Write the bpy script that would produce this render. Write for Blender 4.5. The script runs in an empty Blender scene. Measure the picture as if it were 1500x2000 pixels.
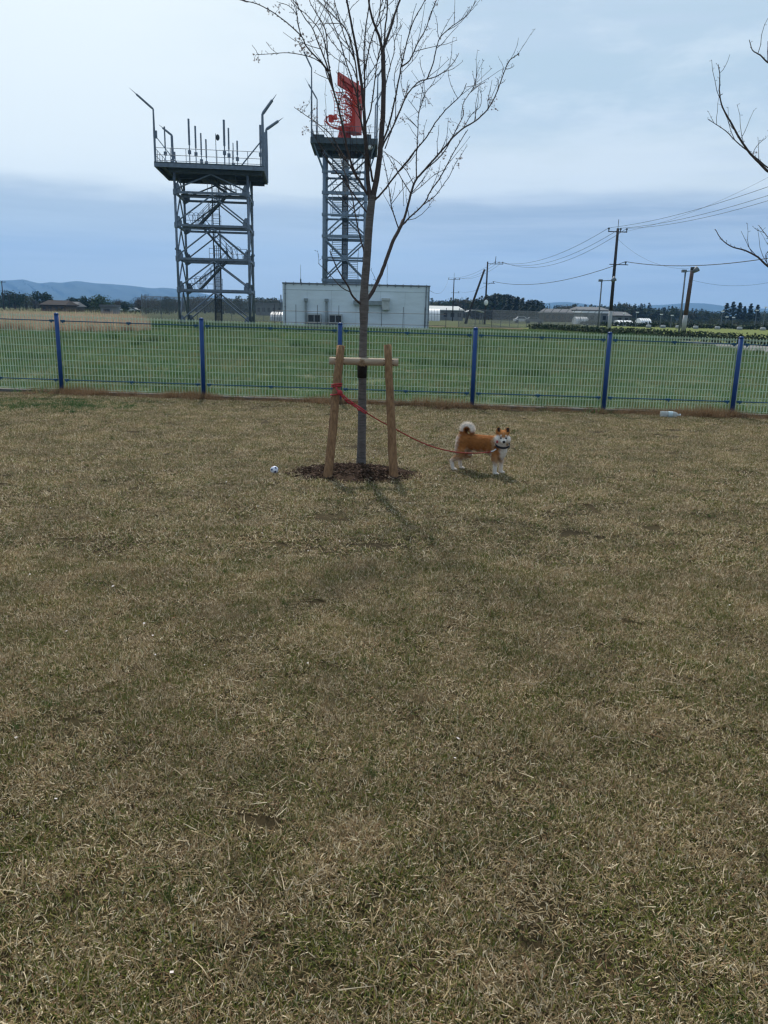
import bpy, math, random
import numpy as np
from mathutils import Vector, Matrix, Quaternion
random.seed(7); np.random.seed(7)
S = bpy.context.scene
R = math.radians

# ------------------------------------------------------------------ camera
H = 1.5
F = 1560.0
PITCH = math.atan((1000-612)/F)
ROLL = R(1.3)
fw = Vector((0, math.cos(PITCH), -math.sin(PITCH)))
up0 = Vector((0, math.sin(PITCH), math.cos(PITCH)))
rt0 = Vector((1, 0, 0))
rt = rt0*math.cos(ROLL) + up0*math.sin(ROLL)
up = up0*math.cos(ROLL) - rt0*math.sin(ROLL)
CAM = Vector((0, 0, H))
cd = bpy.data.cameras.new('camera'); cam = bpy.data.objects.new('camera', cd)
S.collection.objects.link(cam)
cam.matrix_world = Matrix(((rt.x, up.x, -fw.x, CAM.x), (rt.y, up.y, -fw.y, CAM.y), (rt.z, up.z, -fw.z, CAM.z), (0, 0, 0, 1)))
cd.sensor_fit = 'VERTICAL'; cd.sensor_height = 36; cd.lens = F/2000*36
cd.clip_start = 0.05; cd.clip_end = 20000
S.camera = cam

# ------------------------------------------------------------------ light
SUN_AZ, SUN_EL = R(-9), R(49)          # azimuth from +Y towards +X
sdir = Vector((math.sin(SUN_AZ)*math.cos(SUN_EL), math.cos(SUN_AZ)*math.cos(SUN_EL), math.sin(SUN_EL)))
sl = bpy.data.lights.new('sun', 'SUN'); sl.energy = 3.6; sl.angle = R(1.4); sl.color = (1.0, .93, .82)
so = bpy.data.objects.new('sun', sl); S.collection.objects.link(so)
so.rotation_euler = (-sdir).to_track_quat('-Z', 'Y').to_euler()

W = bpy.data.worlds.new('World'); S.world = W; W.use_nodes = True
nt = W.node_tree; N = nt.nodes; L = nt.links; N.clear()
def nn(t, **k):
    n = N.new(t)
    for a, b in k.items(): setattr(n, a, b)
    return n
def wmath(op, a, b=None, c=None, clamp=False):
    n = nn('ShaderNodeMath', operation=op, use_clamp=clamp)
    for i, v in enumerate((a, b, c)):
        if v is None: continue
        if isinstance(v, (int, float)): n.inputs[i].default_value = v
        else: L.new(v, n.inputs[i])
    return n.outputs[0]
def wmix(f, a, b):
    n = nn('ShaderNodeMix', data_type='RGBA')
    for s, v in ((n.inputs['Factor'], f), (n.inputs[6], a), (n.inputs[7], b)):
        if isinstance(v, (int, float)): s.default_value = v
        elif isinstance(v, tuple): s.default_value = v
        else: L.new(v, s)
    return n.outputs[2]
def wrange(v, a, b, c=0., d=1., smooth=True):
    n = nn('ShaderNodeMapRange'); n.interpolation_type = 'SMOOTHSTEP' if smooth else 'LINEAR'
    L.new(v, n.inputs[0])
    for i, x in enumerate((a, b, c, d)): n.inputs[i+1].default_value = x
    return n.outputs[0]
sky = nn('ShaderNodeTexSky', sky_type='NISHITA', sun_disc=False)
sky.sun_elevation = SUN_EL; sky.sun_rotation = SUN_AZ
sky.air_density = 1.2; sky.dust_density = 2.0
tc = nn('ShaderNodeTexCoord')
sep = nn('ShaderNodeSeparateXYZ'); L.new(tc.outputs['Generated'], sep.inputs[0])
X_, Y_, Z_ = sep.outputs
def wnoise(scale, sx, sy, sz, detail=4, rough=.55):
    m = nn('ShaderNodeMapping'); m.inputs['Scale'].default_value = (sx, sy, sz); L.new(tc.outputs['Generated'], m.inputs[0])
    n = nn('ShaderNodeTexNoise'); n.inputs['Scale'].default_value = scale; n.inputs['Detail'].default_value = detail
    n.inputs['Roughness'].default_value = rough; L.new(m.outputs[0], n.inputs[0]); return n.outputs[0]
streak = wnoise(2.2, 1, 1, 13, 5, .6)
soft = wnoise(1.6, 1, 1, 2.2, 3, .5)
wisp0 = wnoise(3.2, 1, 1, 22, 5, .6)
edge = wnoise(3.0, 1.2, 1.2, 7, 4, .6)
# wavy lower edge of the cloud deck, about seven degrees up
zz = wmath('ADD', Z_, wmath('MULTIPLY', wmath('SUBTRACT', edge, .5), .045))
zz2 = wmath('ADD', Z_, wmath('MULTIPLY', wmath('SUBTRACT', edge, .5), .07))
fac_edge = wrange(zz, .114, .140)
fac_top = wrange(zz2, .15, .235)
low = wmix(wrange(streak, .38, .68), (.32, .41, .54, 1), (.50, .60, .69, 1))
low = wmix(wrange(wisp0, .46, .66, 0., .55), low, (.52, .60, .72, 1))
low = wmix(wrange(Z_, 0., .06, 1., 0.), low, (.40, .51, .62, 1))
hi = wmix(fac_top, (.80, .86, .84, 1), (.415, .575, .68, 1))
hi = wmix(wrange(streak, .42, .66, 0., .50), hi, (.52, .62, .77, 1))
hi = wmix(wrange(soft, .40, .60, 0., .42), hi, (.64, .75, .82, 1))
wisp = wnoise(4.5, 1, 1, 3.5, 6, .62)
hi = wmix(wrange(wisp, .46, .66, 0., .5), hi, (.80, .88, .93, 1))
# the thin cloud is brightest towards the veiled sun, on the left
gd = Vector((math.sin(R(-27))*math.cos(R(20)), math.cos(R(-27))*math.cos(R(20)), math.sin(R(20))))
dp = nn('ShaderNodeVectorMath', operation='DOT_PRODUCT'); L.new(tc.outputs['Generated'], dp.inputs[0]); dp.inputs[1].default_value = gd
hi = wmix(wrange(dp.outputs['Value'], .86, .998, 0., .95), hi, (.92, .99, .98, 1))
# the deck thins out and darkens away from the sun
ds = nn('ShaderNodeVectorMath', operation='DOT_PRODUCT'); L.new(tc.outputs['Generated'], ds.inputs[0]); ds.inputs[1].default_value = sdir
hi = wmix(wrange(ds.outputs['Value'], -.5, .6, .75, 0.), hi, (.34, .43, .54, 1))
low = wmix(wrange(dp.outputs['Value'], .72, .96, 0., .55), low, (.60, .71, .77, 1))
cloud = wmix(fac_edge, low, hi)
skys = nn('ShaderNodeMix', data_type='RGBA', blend_type='MULTIPLY'); skys.inputs['Factor'].default_value = 1
L.new(sky.outputs[0], skys.inputs[6]); skys.inputs[7].default_value = (.08, .08, .08, 1)
total = wmix(.92, skys.outputs[2], cloud)
bg = nn('ShaderNodeBackground'); L.new(total, bg.inputs[0]); bg.inputs[1].default_value = 1.0
wo = nn('ShaderNodeOutputWorld'); L.new(bg.outputs[0], wo.inputs[0])

vs = S.view_settings
vs.view_transform = 'Standard'; vs.look = 'None'; vs.exposure = 0.15; vs.gamma = 1; vs.use_curve_mapping = False
S.cycles.pixel_filter_type = 'BLACKMAN_HARRIS'; S.cycles.filter_width = 1.35
S.cycles.volume_bounces = 1; S.cycles.max_bounces = 6; S.cycles.transparent_max_bounces = 16

# ------------------------------------------------------------------ pixel -> place
def ray(px, py):
    return (fw + rt*((px-750)/F) + up*((1000-py)/F))
def P(px, py, Y):
    d = ray(px, py); return CAM + d*(Y/d.y)
def G(px, py, z=0.):
    d = ray(px, py); t = (z-H)/d.z; return CAM + d*t
def hy(px): return 612 + (px-750)*math.tan(ROLL)
def mpp(Y): return Y/F

# ------------------------------------------------------------------ materials
MATS = {}
def mat(name, col, rough=.7, metal=0., var=.15, scale=6., bump=0., bscale=60., col2=None, spec=.3, attr=False, sss=0., stretch=None):
    if name in MATS: return MATS[name]
    m = bpy.data.materials.new(name); m.use_nodes = True; MATS[name] = m
    t = m.node_tree; b = t.nodes['Principled BSDF']
    b.inputs['Roughness'].default_value = rough; b.inputs['Metallic'].default_value = metal
    b.inputs['Specular IOR Level'].default_value = spec
    tcn = t.nodes.new('ShaderNodeTexCoord'); nz = t.nodes.new('ShaderNodeTexNoise')
    mp = t.nodes.new('ShaderNodeMapping'); t.links.new(tcn.outputs['Object'], mp.inputs[0]); t.links.new(mp.outputs[0], nz.inputs[0])
    if stretch: mp.inputs['Scale'].default_value = stretch
    nz.inputs['Scale'].default_value = scale; nz.inputs['Detail'].default_value = 5; nz.inputs['Roughness'].default_value = .65
    rp = t.nodes.new('ShaderNodeValToRGB'); t.links.new(nz.outputs[0], rp.inputs[0])
    c2 = col2 or tuple(c*(1+var) for c in col)
    c1 = tuple(c*(1-var) for c in col) if not col2 else col
    rp.color_ramp.elements[0].position = .32; rp.color_ramp.elements[1].position = .68
    rp.color_ramp.elements[0].color = (*c1, 1); rp.color_ramp.elements[1].color = (*c2, 1)
    out = rp.outputs[0]
    if attr:
        at = t.nodes.new('ShaderNodeAttribute'); at.attribute_name = 'col'
        mx = t.nodes.new('ShaderNodeMix'); mx.data_type = 'RGBA'; mx.blend_type = 'MULTIPLY'; mx.inputs['Factor'].default_value = 1
        t.links.new(at.outputs['Color'], mx.inputs[6]); t.links.new(out, mx.inputs[7]); out = mx.outputs[2]
    t.links.new(out, b.inputs['Base Color'])
    if bump:
        n2 = t.nodes.new('ShaderNodeTexNoise'); n2.inputs['Scale'].default_value = bscale; n2.inputs['Detail'].default_value = 4
        t.links.new(mp.outputs[0], n2.inputs[0])
        bp = t.nodes.new('ShaderNodeBump'); bp.inputs['Strength'].default_value = min(bump, 1); bp.inputs['Distance'].default_value = .01*max(1, bump)
        t.links.new(n2.outputs[0], bp.inputs['Height']); t.links.new(bp.outputs[0], b.inputs['Normal'])
    return m
M_steel = mat('galvanised_steel', (.15, .185, .24), .5, .2, .25, 3)
M_steel_d = mat('weathered_deck_steel', (.06, .075, .085), .65, .1, .3, 2)
M_steel_b = mat('blue_grey_tower_paint', (.17, .22, .29), .5, .1, .15, 3)
M_orange = mat('orange_antenna_paint', (.52, .045, .02), .5, 0, .12, 2)
M_wall = mat('pale_wall_panel', (.66, .74, .80), .7, 0, .06, .7, stretch=(1, 1, 4))
M_blue = mat('blue_fence_paint', (.012, .055, .20), .45, 0, .12, 5)
M_railb = mat('dark_blue_rail', (.02, .09, .17), .5, 0, .12, 5)
M_mesh = mat('pale_green_wire_coating', (.50, .61, .46), .5, 0, .12, 6)
M_conc = mat('curb_concrete', (.13, .125, .115), .9, 0, .3, 8, .6, 50)
M_bark = mat('cherry_bark', (.085, .066, .062), .85, 0, .3, 12, 1, 90, stretch=(1, 1, 3))
M_trunk = mat('cherry_trunk_bark', (.085, .072, .068), .85, 0, 0, 22, 1., 70, col2=(.19, .17, .16), stretch=(.6, .6, 3.5))
M_twig = mat('twig_bark', (.035, .026, .028), .8, 0, .25, 20)
M_blossom = mat('faded_blossom', (.52, .40, .38), .8, 0, .25, 40)
M_stake = mat('peeled_cedar_pole', (.15, .075, .035), .75, 0, 0, 16, 1., 60, col2=(.35, .20, .10), stretch=(4, 4, .45))
M_bar = mat('peeled_cedar_bar', (.38, .29, .21), .75, 0, 0, 10, .6, 60, col2=(.50, .40, .30), stretch=(.5, 3, 3))
M_cut = mat('cut_log_end', (.42, .33, .23), .8, 0, .2, 30)
M_twine = mat('hemp_twine', (.06, .04, .03), .9, 0, .2, 60)
M_wrap = mat('dark_burlap', (.022, .017, .015), .95, 0, .3, 50, .8, 200)
M_palm = mat('hemp_binding', (.30, .20, .12), .9, 0, .3, 60)
M_red = mat('red_rope', (.42, .04, .05), .7, 0, .2, 90, .5, 300)
M_redd = mat('dark_red_leash', (.26, .026, .022), .6, 0, .2, 60)
M_black = mat('black_webbing', (.015, .015, .022), .6, 0, .2, 60)
M_nose = mat('black_nose', (.01, .01, .012), .35, 0, .1, 60)
M_white = mat('white_coating', (.75, .76, .78), .5, 0, .06, 4)
M_pole = mat('weathered_pole_brown', (.035, .03, .032), .85, 0, .3, 2)
M_polew = mat('pale_pole_base', (.35, .36, .37), .8, 0, .12, 3)
M_lamp = mat('lamp_post_grey', (.15, .17, .2), .6, .2, .1, 3)
M_wire = mat('cable_black', (.035, .04, .05), .6, 0, .05, 3)
M_roofd = mat('dark_tiled_roof', (.02, .015, .015), .95, 0, .25, 1.5)
M_roofg = mat('grey_roof', (.12, .125, .135), .9, 0, .15, 1)
M_wallb = mat('brown_house_wall', (.09, .065, .05), .85, 0, .2, 1)
M_wallg = mat('grey_shed_wall', (.17, .18, .19), .8, 0, .15, 1)
M_glassd = mat('dark_window', (.02, .025, .035), .25, 0, .1, 1, spec=.5)
M_asph = mat('pale_asphalt', (.17, .165, .16), .9, 0, .15, 1.5)
M_trunkf = mat('far_tree_trunk', (.04, .032, .026), .9, 0, .2, 2)

def field_mat(name, cols, scale=.25, fine=6, rough=.95, stretch=(1, 1, 1)):
    m = bpy.data.materials.new(name); m.use_nodes = True; t = m.node_tree; b = t.nodes['Principled BSDF']
    b.inputs['Roughness'].default_value = rough; b.inputs['Specular IOR Level'].default_value = .1
    g = t.nodes.new('ShaderNodeNewGeometry'); mp = t.nodes.new('ShaderNodeMapping'); mp.inputs['Scale'].default_value = stretch
    t.links.new(g.outputs['Position'], mp.inputs[0])
    a = t.nodes.new('ShaderNodeTexNoise'); a.inputs['Scale'].default_value = scale; a.inputs['Detail'].default_value = 6; a.inputs['Roughness'].default_value = .7
    t.links.new(mp.outputs[0], a.inputs[0])
    rp = t.nodes.new('ShaderNodeValToRGB'); e = rp.color_ramp.elements
    while len(e) < len(cols): e.new(.5)
    for i, c in enumerate(cols): e[i].position = .3 + .4*i/(len(cols)-1); e[i].color = (*c, 1)
    t.links.new(a.outputs[0], rp.inputs[0])
    n2 = t.nodes.new('ShaderNodeTexNoise'); n2.inputs['Scale'].default_value = fine; n2.inputs['Detail'].default_value = 5; n2.inputs['Roughness'].default_value = .8
    t.links.new(g.outputs['Position'], n2.inputs[0])
    mr = t.nodes.new('ShaderNodeMapRange'); t.links.new(n2.outputs[0], mr.inputs[0]); mr.inputs[1].default_value = .3; mr.inputs[2].default_value = .7; mr.inputs[3].default_value = .55; mr.inputs[4].default_value = 1.4
    mx = t.nodes.new('ShaderNodeMix'); mx.data_type = 'RGBA'; mx.blend_type = 'MULTIPLY'; mx.inputs['Factor'].default_value = 1
    t.links.new(rp.outputs[0], mx.inputs[6]); t.links.new(mr.outputs[0], mx.inputs[7]); t.links.new(mx.outputs[2], b.inputs['Base Color'])
    return m

def blade_mat(name, dry, green, thr=(.42, .62), gmin=.0, gmax=.9, nscale=1.0, trans=.25, dark=None):
    """blade colour: each blade has a random number; where the turf is greener more blades are green"""
    m = bpy.data.materials.new(name); m.use_nodes = True; t = m.node_tree; b = t.nodes['Principled BSDF']
    b.inputs['Roughness'].default_value = .6; b.inputs['Specular IOR Level'].default_value = .25
    at = t.nodes.new('ShaderNodeAttribute'); at.attribute_name = 'col'
    sp = t.nodes.new('ShaderNodeSeparateColor'); t.links.new(at.outputs['Color'], sp.inputs[0])
    g = t.nodes.new('ShaderNodeNewGeometry')
    a = t.nodes.new('ShaderNodeTexNoise'); a.inputs['Scale'].default_value = nscale; a.inputs['Detail'].default_value = 5; a.inputs['Roughness'].default_value = .62
    t.links.new(g.outputs['Position'], a.inputs[0])
    mr = t.nodes.new('ShaderNodeMapRange'); mr.inputs[1].default_value = thr[0]; mr.inputs[2].default_value = thr[1]; mr.inputs[3].default_value = gmin; mr.inputs[4].default_value = gmax
    t.links.new(a.outputs[0], mr.inputs[0])
    lt = t.nodes.new('ShaderNodeMath'); lt.operation = 'LESS_THAN'; t.links.new(sp.outputs[0], lt.inputs[0]); t.links.new(mr.outputs[0], lt.inputs[1])
    def ramp(cols, src):
        rp = t.nodes.new('ShaderNodeValToRGB'); e = rp.color_ramp.elements
        while len(e) < len(cols): e.new(.5)
        for i, c in enumerate(cols): e[i].position = i/(len(cols)-1); e[i].color = (*c, 1)
        t.links.new(src, rp.inputs[0]); return rp.outputs[0]
    mx = t.nodes.new('ShaderNodeMix'); mx.data_type = 'RGBA'
    t.links.new(lt.outputs[0], mx.inputs['Factor']); t.links.new(ramp(dry, sp.outputs[1]), mx.inputs[6]); t.links.new(ramp(green, sp.outputs[1]), mx.inputs[7])
    # broad tone drift of the sward
    c = t.nodes.new('ShaderNodeTexNoise'); c.inputs['Scale'].default_value = nscale*.45; c.inputs['Detail'].default_value = 3
    t.links.new(g.outputs['Position'], c.inputs[0])
    m2 = t.nodes.new('ShaderNodeMapRange'); m2.inputs[1].default_value = .35; m2.inputs[2].default_value = .65; m2.inputs[3].default_value = .78; m2.inputs[4].default_value = 1.06
    t.links.new(c.outputs[0], m2.inputs[0])
    m3 = t.nodes.new('ShaderNodeMix'); m3.data_type = 'RGBA'; m3.blend_type = 'MULTIPLY'; m3.inputs['Factor'].default_value = 1
    t.links.new(mx.outputs[2], m3.inputs[6]); t.links.new(m2.outputs[0], m3.inputs[7])
    t.links.new(m3.outputs[2], b.inputs['Base Color'])
    if trans:
        tr = t.nodes.new('ShaderNodeBsdfTranslucent'); t.links.new(m3.outputs[2], tr.inputs[0])
        ms = t.nodes.new('ShaderNodeMixShader'); ms.inputs[0].default_value = trans
        t.links.new(b.outputs[0], ms.inputs[1]); t.links.new(tr.outputs[0], ms.inputs[2])
        t.links.new(ms.outputs[0], t.nodes['Material Output'].inputs[0])
    return m

# ------------------------------------------------------------------ mesh builder
def frame(d):
    d = d.normalized(); a = Vector((0, 0, 1)) if abs(d.z) < .95 else Vector((0, 1, 0))
    x = a.cross(d).normalized(); y = d.cross(x); return x, y
class MB:
    def __init__(s): s.v = []; s.f = []; s.m = []
    def add(s, vs, fs, mi=0):
        n = len(s.v); s.v += [tuple(v) for v in vs]; s.f += [tuple(i+n for i in f) for f in fs]; s.m += [mi]*len(fs); return s
    def box(s, c, size, M=None, mi=0):
        c = Vector(c); vs = []
        for dz in (-.5, .5):
            for dx, dy in ((-.5, -.5), (.5, -.5), (.5, .5), (-.5, .5)):
                p = Vector((dx*size[0], dy*size[1], dz*size[2]))
                if M is not None: p = M @ p
                vs.append(c+p)
        return s.add(vs, [(3, 2, 1, 0), (4, 5, 6, 7), (0, 1, 5, 4), (1, 2, 6, 5), (2, 3, 7, 6), (3, 0, 4, 7)], mi)
    def beam(s, a, b, w, h=None, mi=0):
        a = Vector(a); b = Vector(b); h = h or w; d = b-a
        if d.length < 1e-6: return s
        x, y = frame(d); vs = []
        for p in (a, b):
            for dx, dy in ((-.5, -.5), (.5, -.5), (.5, .5), (-.5, .5)): vs.append(p+x*dx*w+y*dy*h)
        return s.add(vs, [(3, 2, 1, 0), (4, 5, 6, 7), (0, 1, 5, 4), (1, 2, 6, 5), (2, 3, 7, 6), (3, 0, 4, 7)], mi)
    def tube(s, pts, rs, n=8, mi=0, cap=True, close=False):
        pts = [Vector(p) for p in pts]
        if not isinstance(rs, (list, tuple)): rs = [rs]*len(pts)
        x = None; vs = []; k = len(pts)
        for i, p in enumerate(pts):
            d = (pts[min(i+1, k-1)]-pts[max(i-1, 0)])
            if d.length < 1e-9: d = Vector((0, 0, 1))
            d.normalize()
            if x is None: x, y = frame(d)
            else:
                x = (x-d*x.dot(d))
                if x.length < 1e-6: x, y = frame(d)
                x.normalize(); y = d.cross(x)
            for j in range(n):
                a = 2*math.pi*j/n; vs.append(p+(x*math.cos(a)+y*math.sin(a))*rs[i])
        fs = []
        for i in range(k-1):
            for j in range(n):
                fs.append((i*n+j, i*n+(j+1) % n, (i+1)*n+(j+1) % n, (i+1)*n+j))
        if cap: fs.append(tuple(range(n))[::-1]); fs.append(tuple((k-1)*n+j for j in range(n)))
        return s.add(vs, fs, mi)
    def ell(s, c, r, M=None, nu=10, nv=7, mi=0):
        c = Vector(c); vs = []
        for i in range(nv+1):
            th = math.pi*i/nv
            for j in range(nu):
                ph = 2*math.pi*j/nu
                p = Vector((r[0]*math.sin(th)*math.cos(ph), r[1]*math.sin(th)*math.sin(ph), r[2]*math.cos(th)))
                if M is not None: p = M @ p
                vs.append(c+p)
        fs = [(i*nu+j, (i+1)*nu+j, (i+1)*nu+(j+1) % nu, i*nu+(j+1) % nu) for i in range(nv) for j in range(nu)]
        return s.add(vs, fs, mi)
    def obj(s, name, mats, parent=None, smooth=False, origin=None):
        me = bpy.data.meshes.new(name)
        o3 = Vector(origin) if origin is not None else Vector((0, 0, 0))
        me.from_pydata([tuple(Vector(v)-o3) for v in s.v] if origin is not None else s.v, [], s.f)
        if not isinstance(mats, (list, tuple)): mats = [mats]
        for m in mats: me.materials.append(m)
        me.polygons.foreach_set('material_index', s.m)
        if smooth: me.polygons.foreach_set('use_smooth', [True]*len(s.f))
        me.update()
        ob = bpy.data.objects.new(name, me); S.collection.objects.link(ob); ob.location = o3
        if parent is not None:
            ob.parent = parent; ob.matrix_parent_inverse = Matrix.Identity(4)
            if parent.location.length and not parent.get('_local'):
                ob.location = o3-chain_loc(parent)
        return ob
def chain_loc(p):
    l = Vector((0, 0, 0))
    while p is not None: l = l+Vector(p.location); p = p.parent
    return l
def tag(o, label=None, cat=None, group=None, kind=None):
    if label: o['label'] = label
    if cat: o['category'] = cat
    if group: o['group'] = group
    if kind: o['kind'] = kind
    return o
def thing(name, loc, label, cat, group=None, rz=0, local=False):
    o = bpy.data.objects.new(name, None); S.collection.objects.link(o); o.location = loc; o.rotation_euler = (0, 0, rz)
    o.empty_display_size = .2
    if local: o['_local'] = 1
    return tag(o, label, cat, group)
def copy_tree(o, parent=None):
    c = o.copy(); S.collection.objects.link(c); c.parent = parent
    for ch in list(o.children): copy_tree(ch, c)
    return c

def sheet(name, pts, z, m, kind='structure'):
    me = bpy.data.meshes.new(name); me.from_pydata([(p[0], p[1], z) for p in pts], [], [tuple(range(len(pts)))])
    me.materials.append(m); o = bpy.data.objects.new(name, me); S.collection.objects.link(o); o['kind'] = kind; return o

# ------------------------------------------------------------------ ground
M_far = field_mat('far_farmland', [(.035, .055, .02), (.07, .085, .03), (.10, .09, .045)], .02, .6, stretch=(.25, 1, 1))
M_field = field_mat('rough_grass_soil', [(.06, .09, .03), (.09, .12, .05), (.13, .12, .07)], .35, 5)
M_lawn = field_mat('lawn_thatch_soil', [(.022, .016, .008), (.05, .037, .018), (.03, .028, .01)], 1.1, 90)
M_crop = field_mat('young_crop', [(.12, .15, .035), (.15, .17, .05)], .1, 1.0, stretch=(.3, 1, 1))
M_dirt = field_mat('brown_dirt', [(.16, .115, .07), (.11, .08, .05)], .3, 3)

# fence line through the measured post feet
feet = [G(125, 767), G(397, 778), G(663, 787), G(923, 797), G(1177, 804), G(1425, 812)]
xs = np.array([p.x for p in feet]); ys = np.array([p.y for p in feet])
fa, fb = np.polyfit(xs, ys, 1)
sp = (xs[-1]-xs[0])/5
def fy(x): return fa*x+fb
fdir = Vector((1, fa, 0)).normalized(); fnorm = Vector((-fdir.y, fdir.x, 0))
print('FENCE', xs, ys, fa, fb, sp)

sheet('ground', [(-6500, -300), (6500, -300), (6500, 6200), (-6500, 6200)], -.012, M_far)
sheet('field_ground', [(-70, fy(-70)+.1), (70, fy(70)+.1), (70, 95), (-70, 95)], -.006, M_field)
sheet('lawn_ground', [(-12, -2.5), (12, -2.5), (12, fy(12)-.02), (-12, fy(-12)-.02)], 0., M_lawn)

# ------------------------------------------------------------------ instanced grasses (stuff)
def blade_patch(name, size, n, lmin, lmax, wmin, wmax, tilt, m, curl=.5, tufts=0, segs=2, zoff=0.):
    rng = np.random.default_rng(abs(hash(name)) % 9999 if False else sum(map(ord, name)))
    V = []; Fc = []; C = []
    if tufts:
        tc_ = rng.normal(0, size*.27, (tufts, 2)); ti = rng.integers(0, tufts, n)
        xy = tc_[ti]+rng.normal(0, size*.06, (n, 2)); tr = rng.random(tufts)[ti]
    else:
        xy = rng.uniform(-size/2, size/2, (n, 2)); tr = rng.random(n)
    for i in range(n):
        l = rng.uniform(lmin, lmax); w = rng.uniform(wmin, wmax)
        az = rng.uniform(0, 2*math.pi); el = R(rng.uniform(*tilt))
        d = np.array([math.cos(az)*math.cos(el), math.sin(az)*math.cos(el), math.sin(el)])
        roll = rng.uniform(-.7, .7)
        sd = np.array([-math.sin(az), math.cos(az), roll]); sd /= np.linalg.norm(sd)
        p = np.array([xy[i][0], xy[i][1], zoff+rng.uniform(-.3, 1)*abs(zoff)])
        c = (rng.random()*.75+tr[i]*.25 if tufts else rng.random(), rng.random(), rng.random(), 1)
        b0 = len(V); bend = rng.uniform(-curl, curl*.3)*l
        wig = rng.normal(0, .12*l)
        for s in range(segs+1):
            t = s/segs
            q = p+d*l*t+np.array([0, 0, bend*t*t])+np.array([-d[1], d[0], 0])*wig*t*t
            if q[2] < .001: q[2] = .001+rng.random()*.002
            ww = w*(1-.75*t)/2 if s < segs else 0
            if s < segs:
                V += [q-sd*ww, q+sd*ww]; C += [c, c]
            else: V.append(q); C.append(c)
        for s in range(segs-1): Fc.append((b0+2*s, b0+2*s+1, b0+2*s+3, b0+2*s+2))
        Fc.append((b0+2*(segs-1), b0+2*(segs-1)+1, b0+2*segs))
    me = bpy.data.meshes.new(name); me.from_pydata([tuple(v) for v in V], [], Fc)
    a = me.attributes.new('col', 'FLOAT_COLOR', 'POINT'); a.data.foreach_set('color', np.array(C, dtype=np.float32).ravel())
    me.materials.append(m); me.update()
    return me
def proj(x, y):
    v = Vector((x, y, 0))-CAM; k = v.dot(fw); return 750+F*v.dot(rt)/k, 1000-F*v.dot(up)/k
def fieldside(x, y):
    px, py = proj(x, y)
    return 0. if px > 1030 and py < np.interp(px, [1030, 1275, 1285, 1500], [643, 661, 665, 692])+.5 else 1.
def gn_scatter(name, meshes, pts, rots, scales, label, cat):
    """one stuff object: points carrying instances of the clump meshes"""
    col = bpy.data.collections.new(name+'_clumps')
    for i, me in enumerate(meshes): col.objects.link(bpy.data.objects.new('%s_clump' % name if i == 0 else '%s_clump.%03d' % (name, i), me))
    pm = bpy.data.meshes.new(name); pm.from_pydata([tuple(p) for p in pts], [], [])
    n = len(pts)
    a = pm.attributes.new('rz', 'FLOAT', 'POINT'); a.data.foreach_set('value', np.array(rots, dtype=np.float32))
    a = pm.attributes.new('sc', 'FLOAT', 'POINT'); a.data.foreach_set('value', np.array(scales, dtype=np.float32))
    a = pm.attributes.new('ix', 'INT', 'POINT'); a.data.foreach_set('value', np.random.randint(0, len(meshes), n).astype(np.int32))
    o = bpy.data.objects.new(name, pm); S.collection.objects.link(o)
    ng = bpy.data.node_groups.new(name, 'GeometryNodeTree')
    ng.interface.new_socket('Geometry', in_out='INPUT', socket_type='NodeSocketGeometry')
    ng.interface.new_socket('Geometry', in_out='OUTPUT', socket_type='NodeSocketGeometry')
    gi = ng.nodes.new('NodeGroupInput'); go = ng.nodes.new('NodeGroupOutput')
    ci = ng.nodes.new('GeometryNodeCollectionInfo'); ci.inputs[0].default_value = col; ci.inputs[1].default_value = True; ci.inputs[2].default_value = True
    ip = ng.nodes.new('GeometryNodeInstanceOnPoints')
    def na(nm, ty):
        x = ng.nodes.new('GeometryNodeInputNamedAttribute'); x.data_type = ty; x.inputs[0].default_value = nm; return x.outputs[0]
    cx = ng.nodes.new('ShaderNodeCombineXYZ'); ng.links.new(na('rz', 'FLOAT'), cx.inputs[2])
    er = ng.nodes.new('FunctionNodeEulerToRotation'); ng.links.new(cx.outputs[0], er.inputs[0])
    ng.links.new(gi.outputs[0], ip.inputs['Points']); ng.links.new(ci.outputs[0], ip.inputs['Instance'])
    ip.inputs['Pick Instance'].default_value = True
    ng.links.new(na('ix', 'INT'), ip.inputs['Instance Index']); ng.links.new(er.outputs[0], ip.inputs['Rotation']); ng.links.new(na('sc', 'FLOAT'), ip.inputs['Scale'])
    ng.links.new(ip.outputs[0], go.inputs[0])
    md = o.modifiers.new('scatter', 'NODES'); md.node_group = ng
    return tag(o, label, cat, kind='stuff')
def grid_pts(y0, y1, x0f, x1f, step, jit, keep=lambda x, y: 1., z=0.):
    out = []; y = y0
    while y < y1:
        x = x0f(y)
        while x < x1f(y):
            px_, py_ = x+random.uniform(-jit, jit)*step, y+random.uniform(-jit, jit)*step
            if random.random() < keep(px_, py_): out.append((px_, py_, z))
            x += step
        y += step
    return out
def vw(y): return .55*max(y, 1.2)+1.2      # half width seen at a distance, with a step to the side
DRY = [(.07, .045, .02), (.33, .245, .12), (.49, .375, .20), (.15, .10, .05), (.92, .77, .54), (.35, .25, .12), (.24, .12, .06)]
GRN = [(.035, .06, .008), (.11, .125, .012), (.17, .17, .025), (.045, .08, .015)]
B_lawn = blade_mat('lawn_blades', DRY, GRN, (.36, .64), .07, .54, 4.2)
near = [blade_patch('lawn_near%d' % i, .36, 3300, .007, .029, .0013, .0038, (4, 70), B_lawn, .5, 0, 2, .006) for i in range(5)]
tuft = [blade_patch('lawn_tuft%d' % i, .30, 260, .02, .06, .0012, .0026, (15, 75), B_lawn, .5, 9, 2, .004) for i in range(4)]
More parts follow.
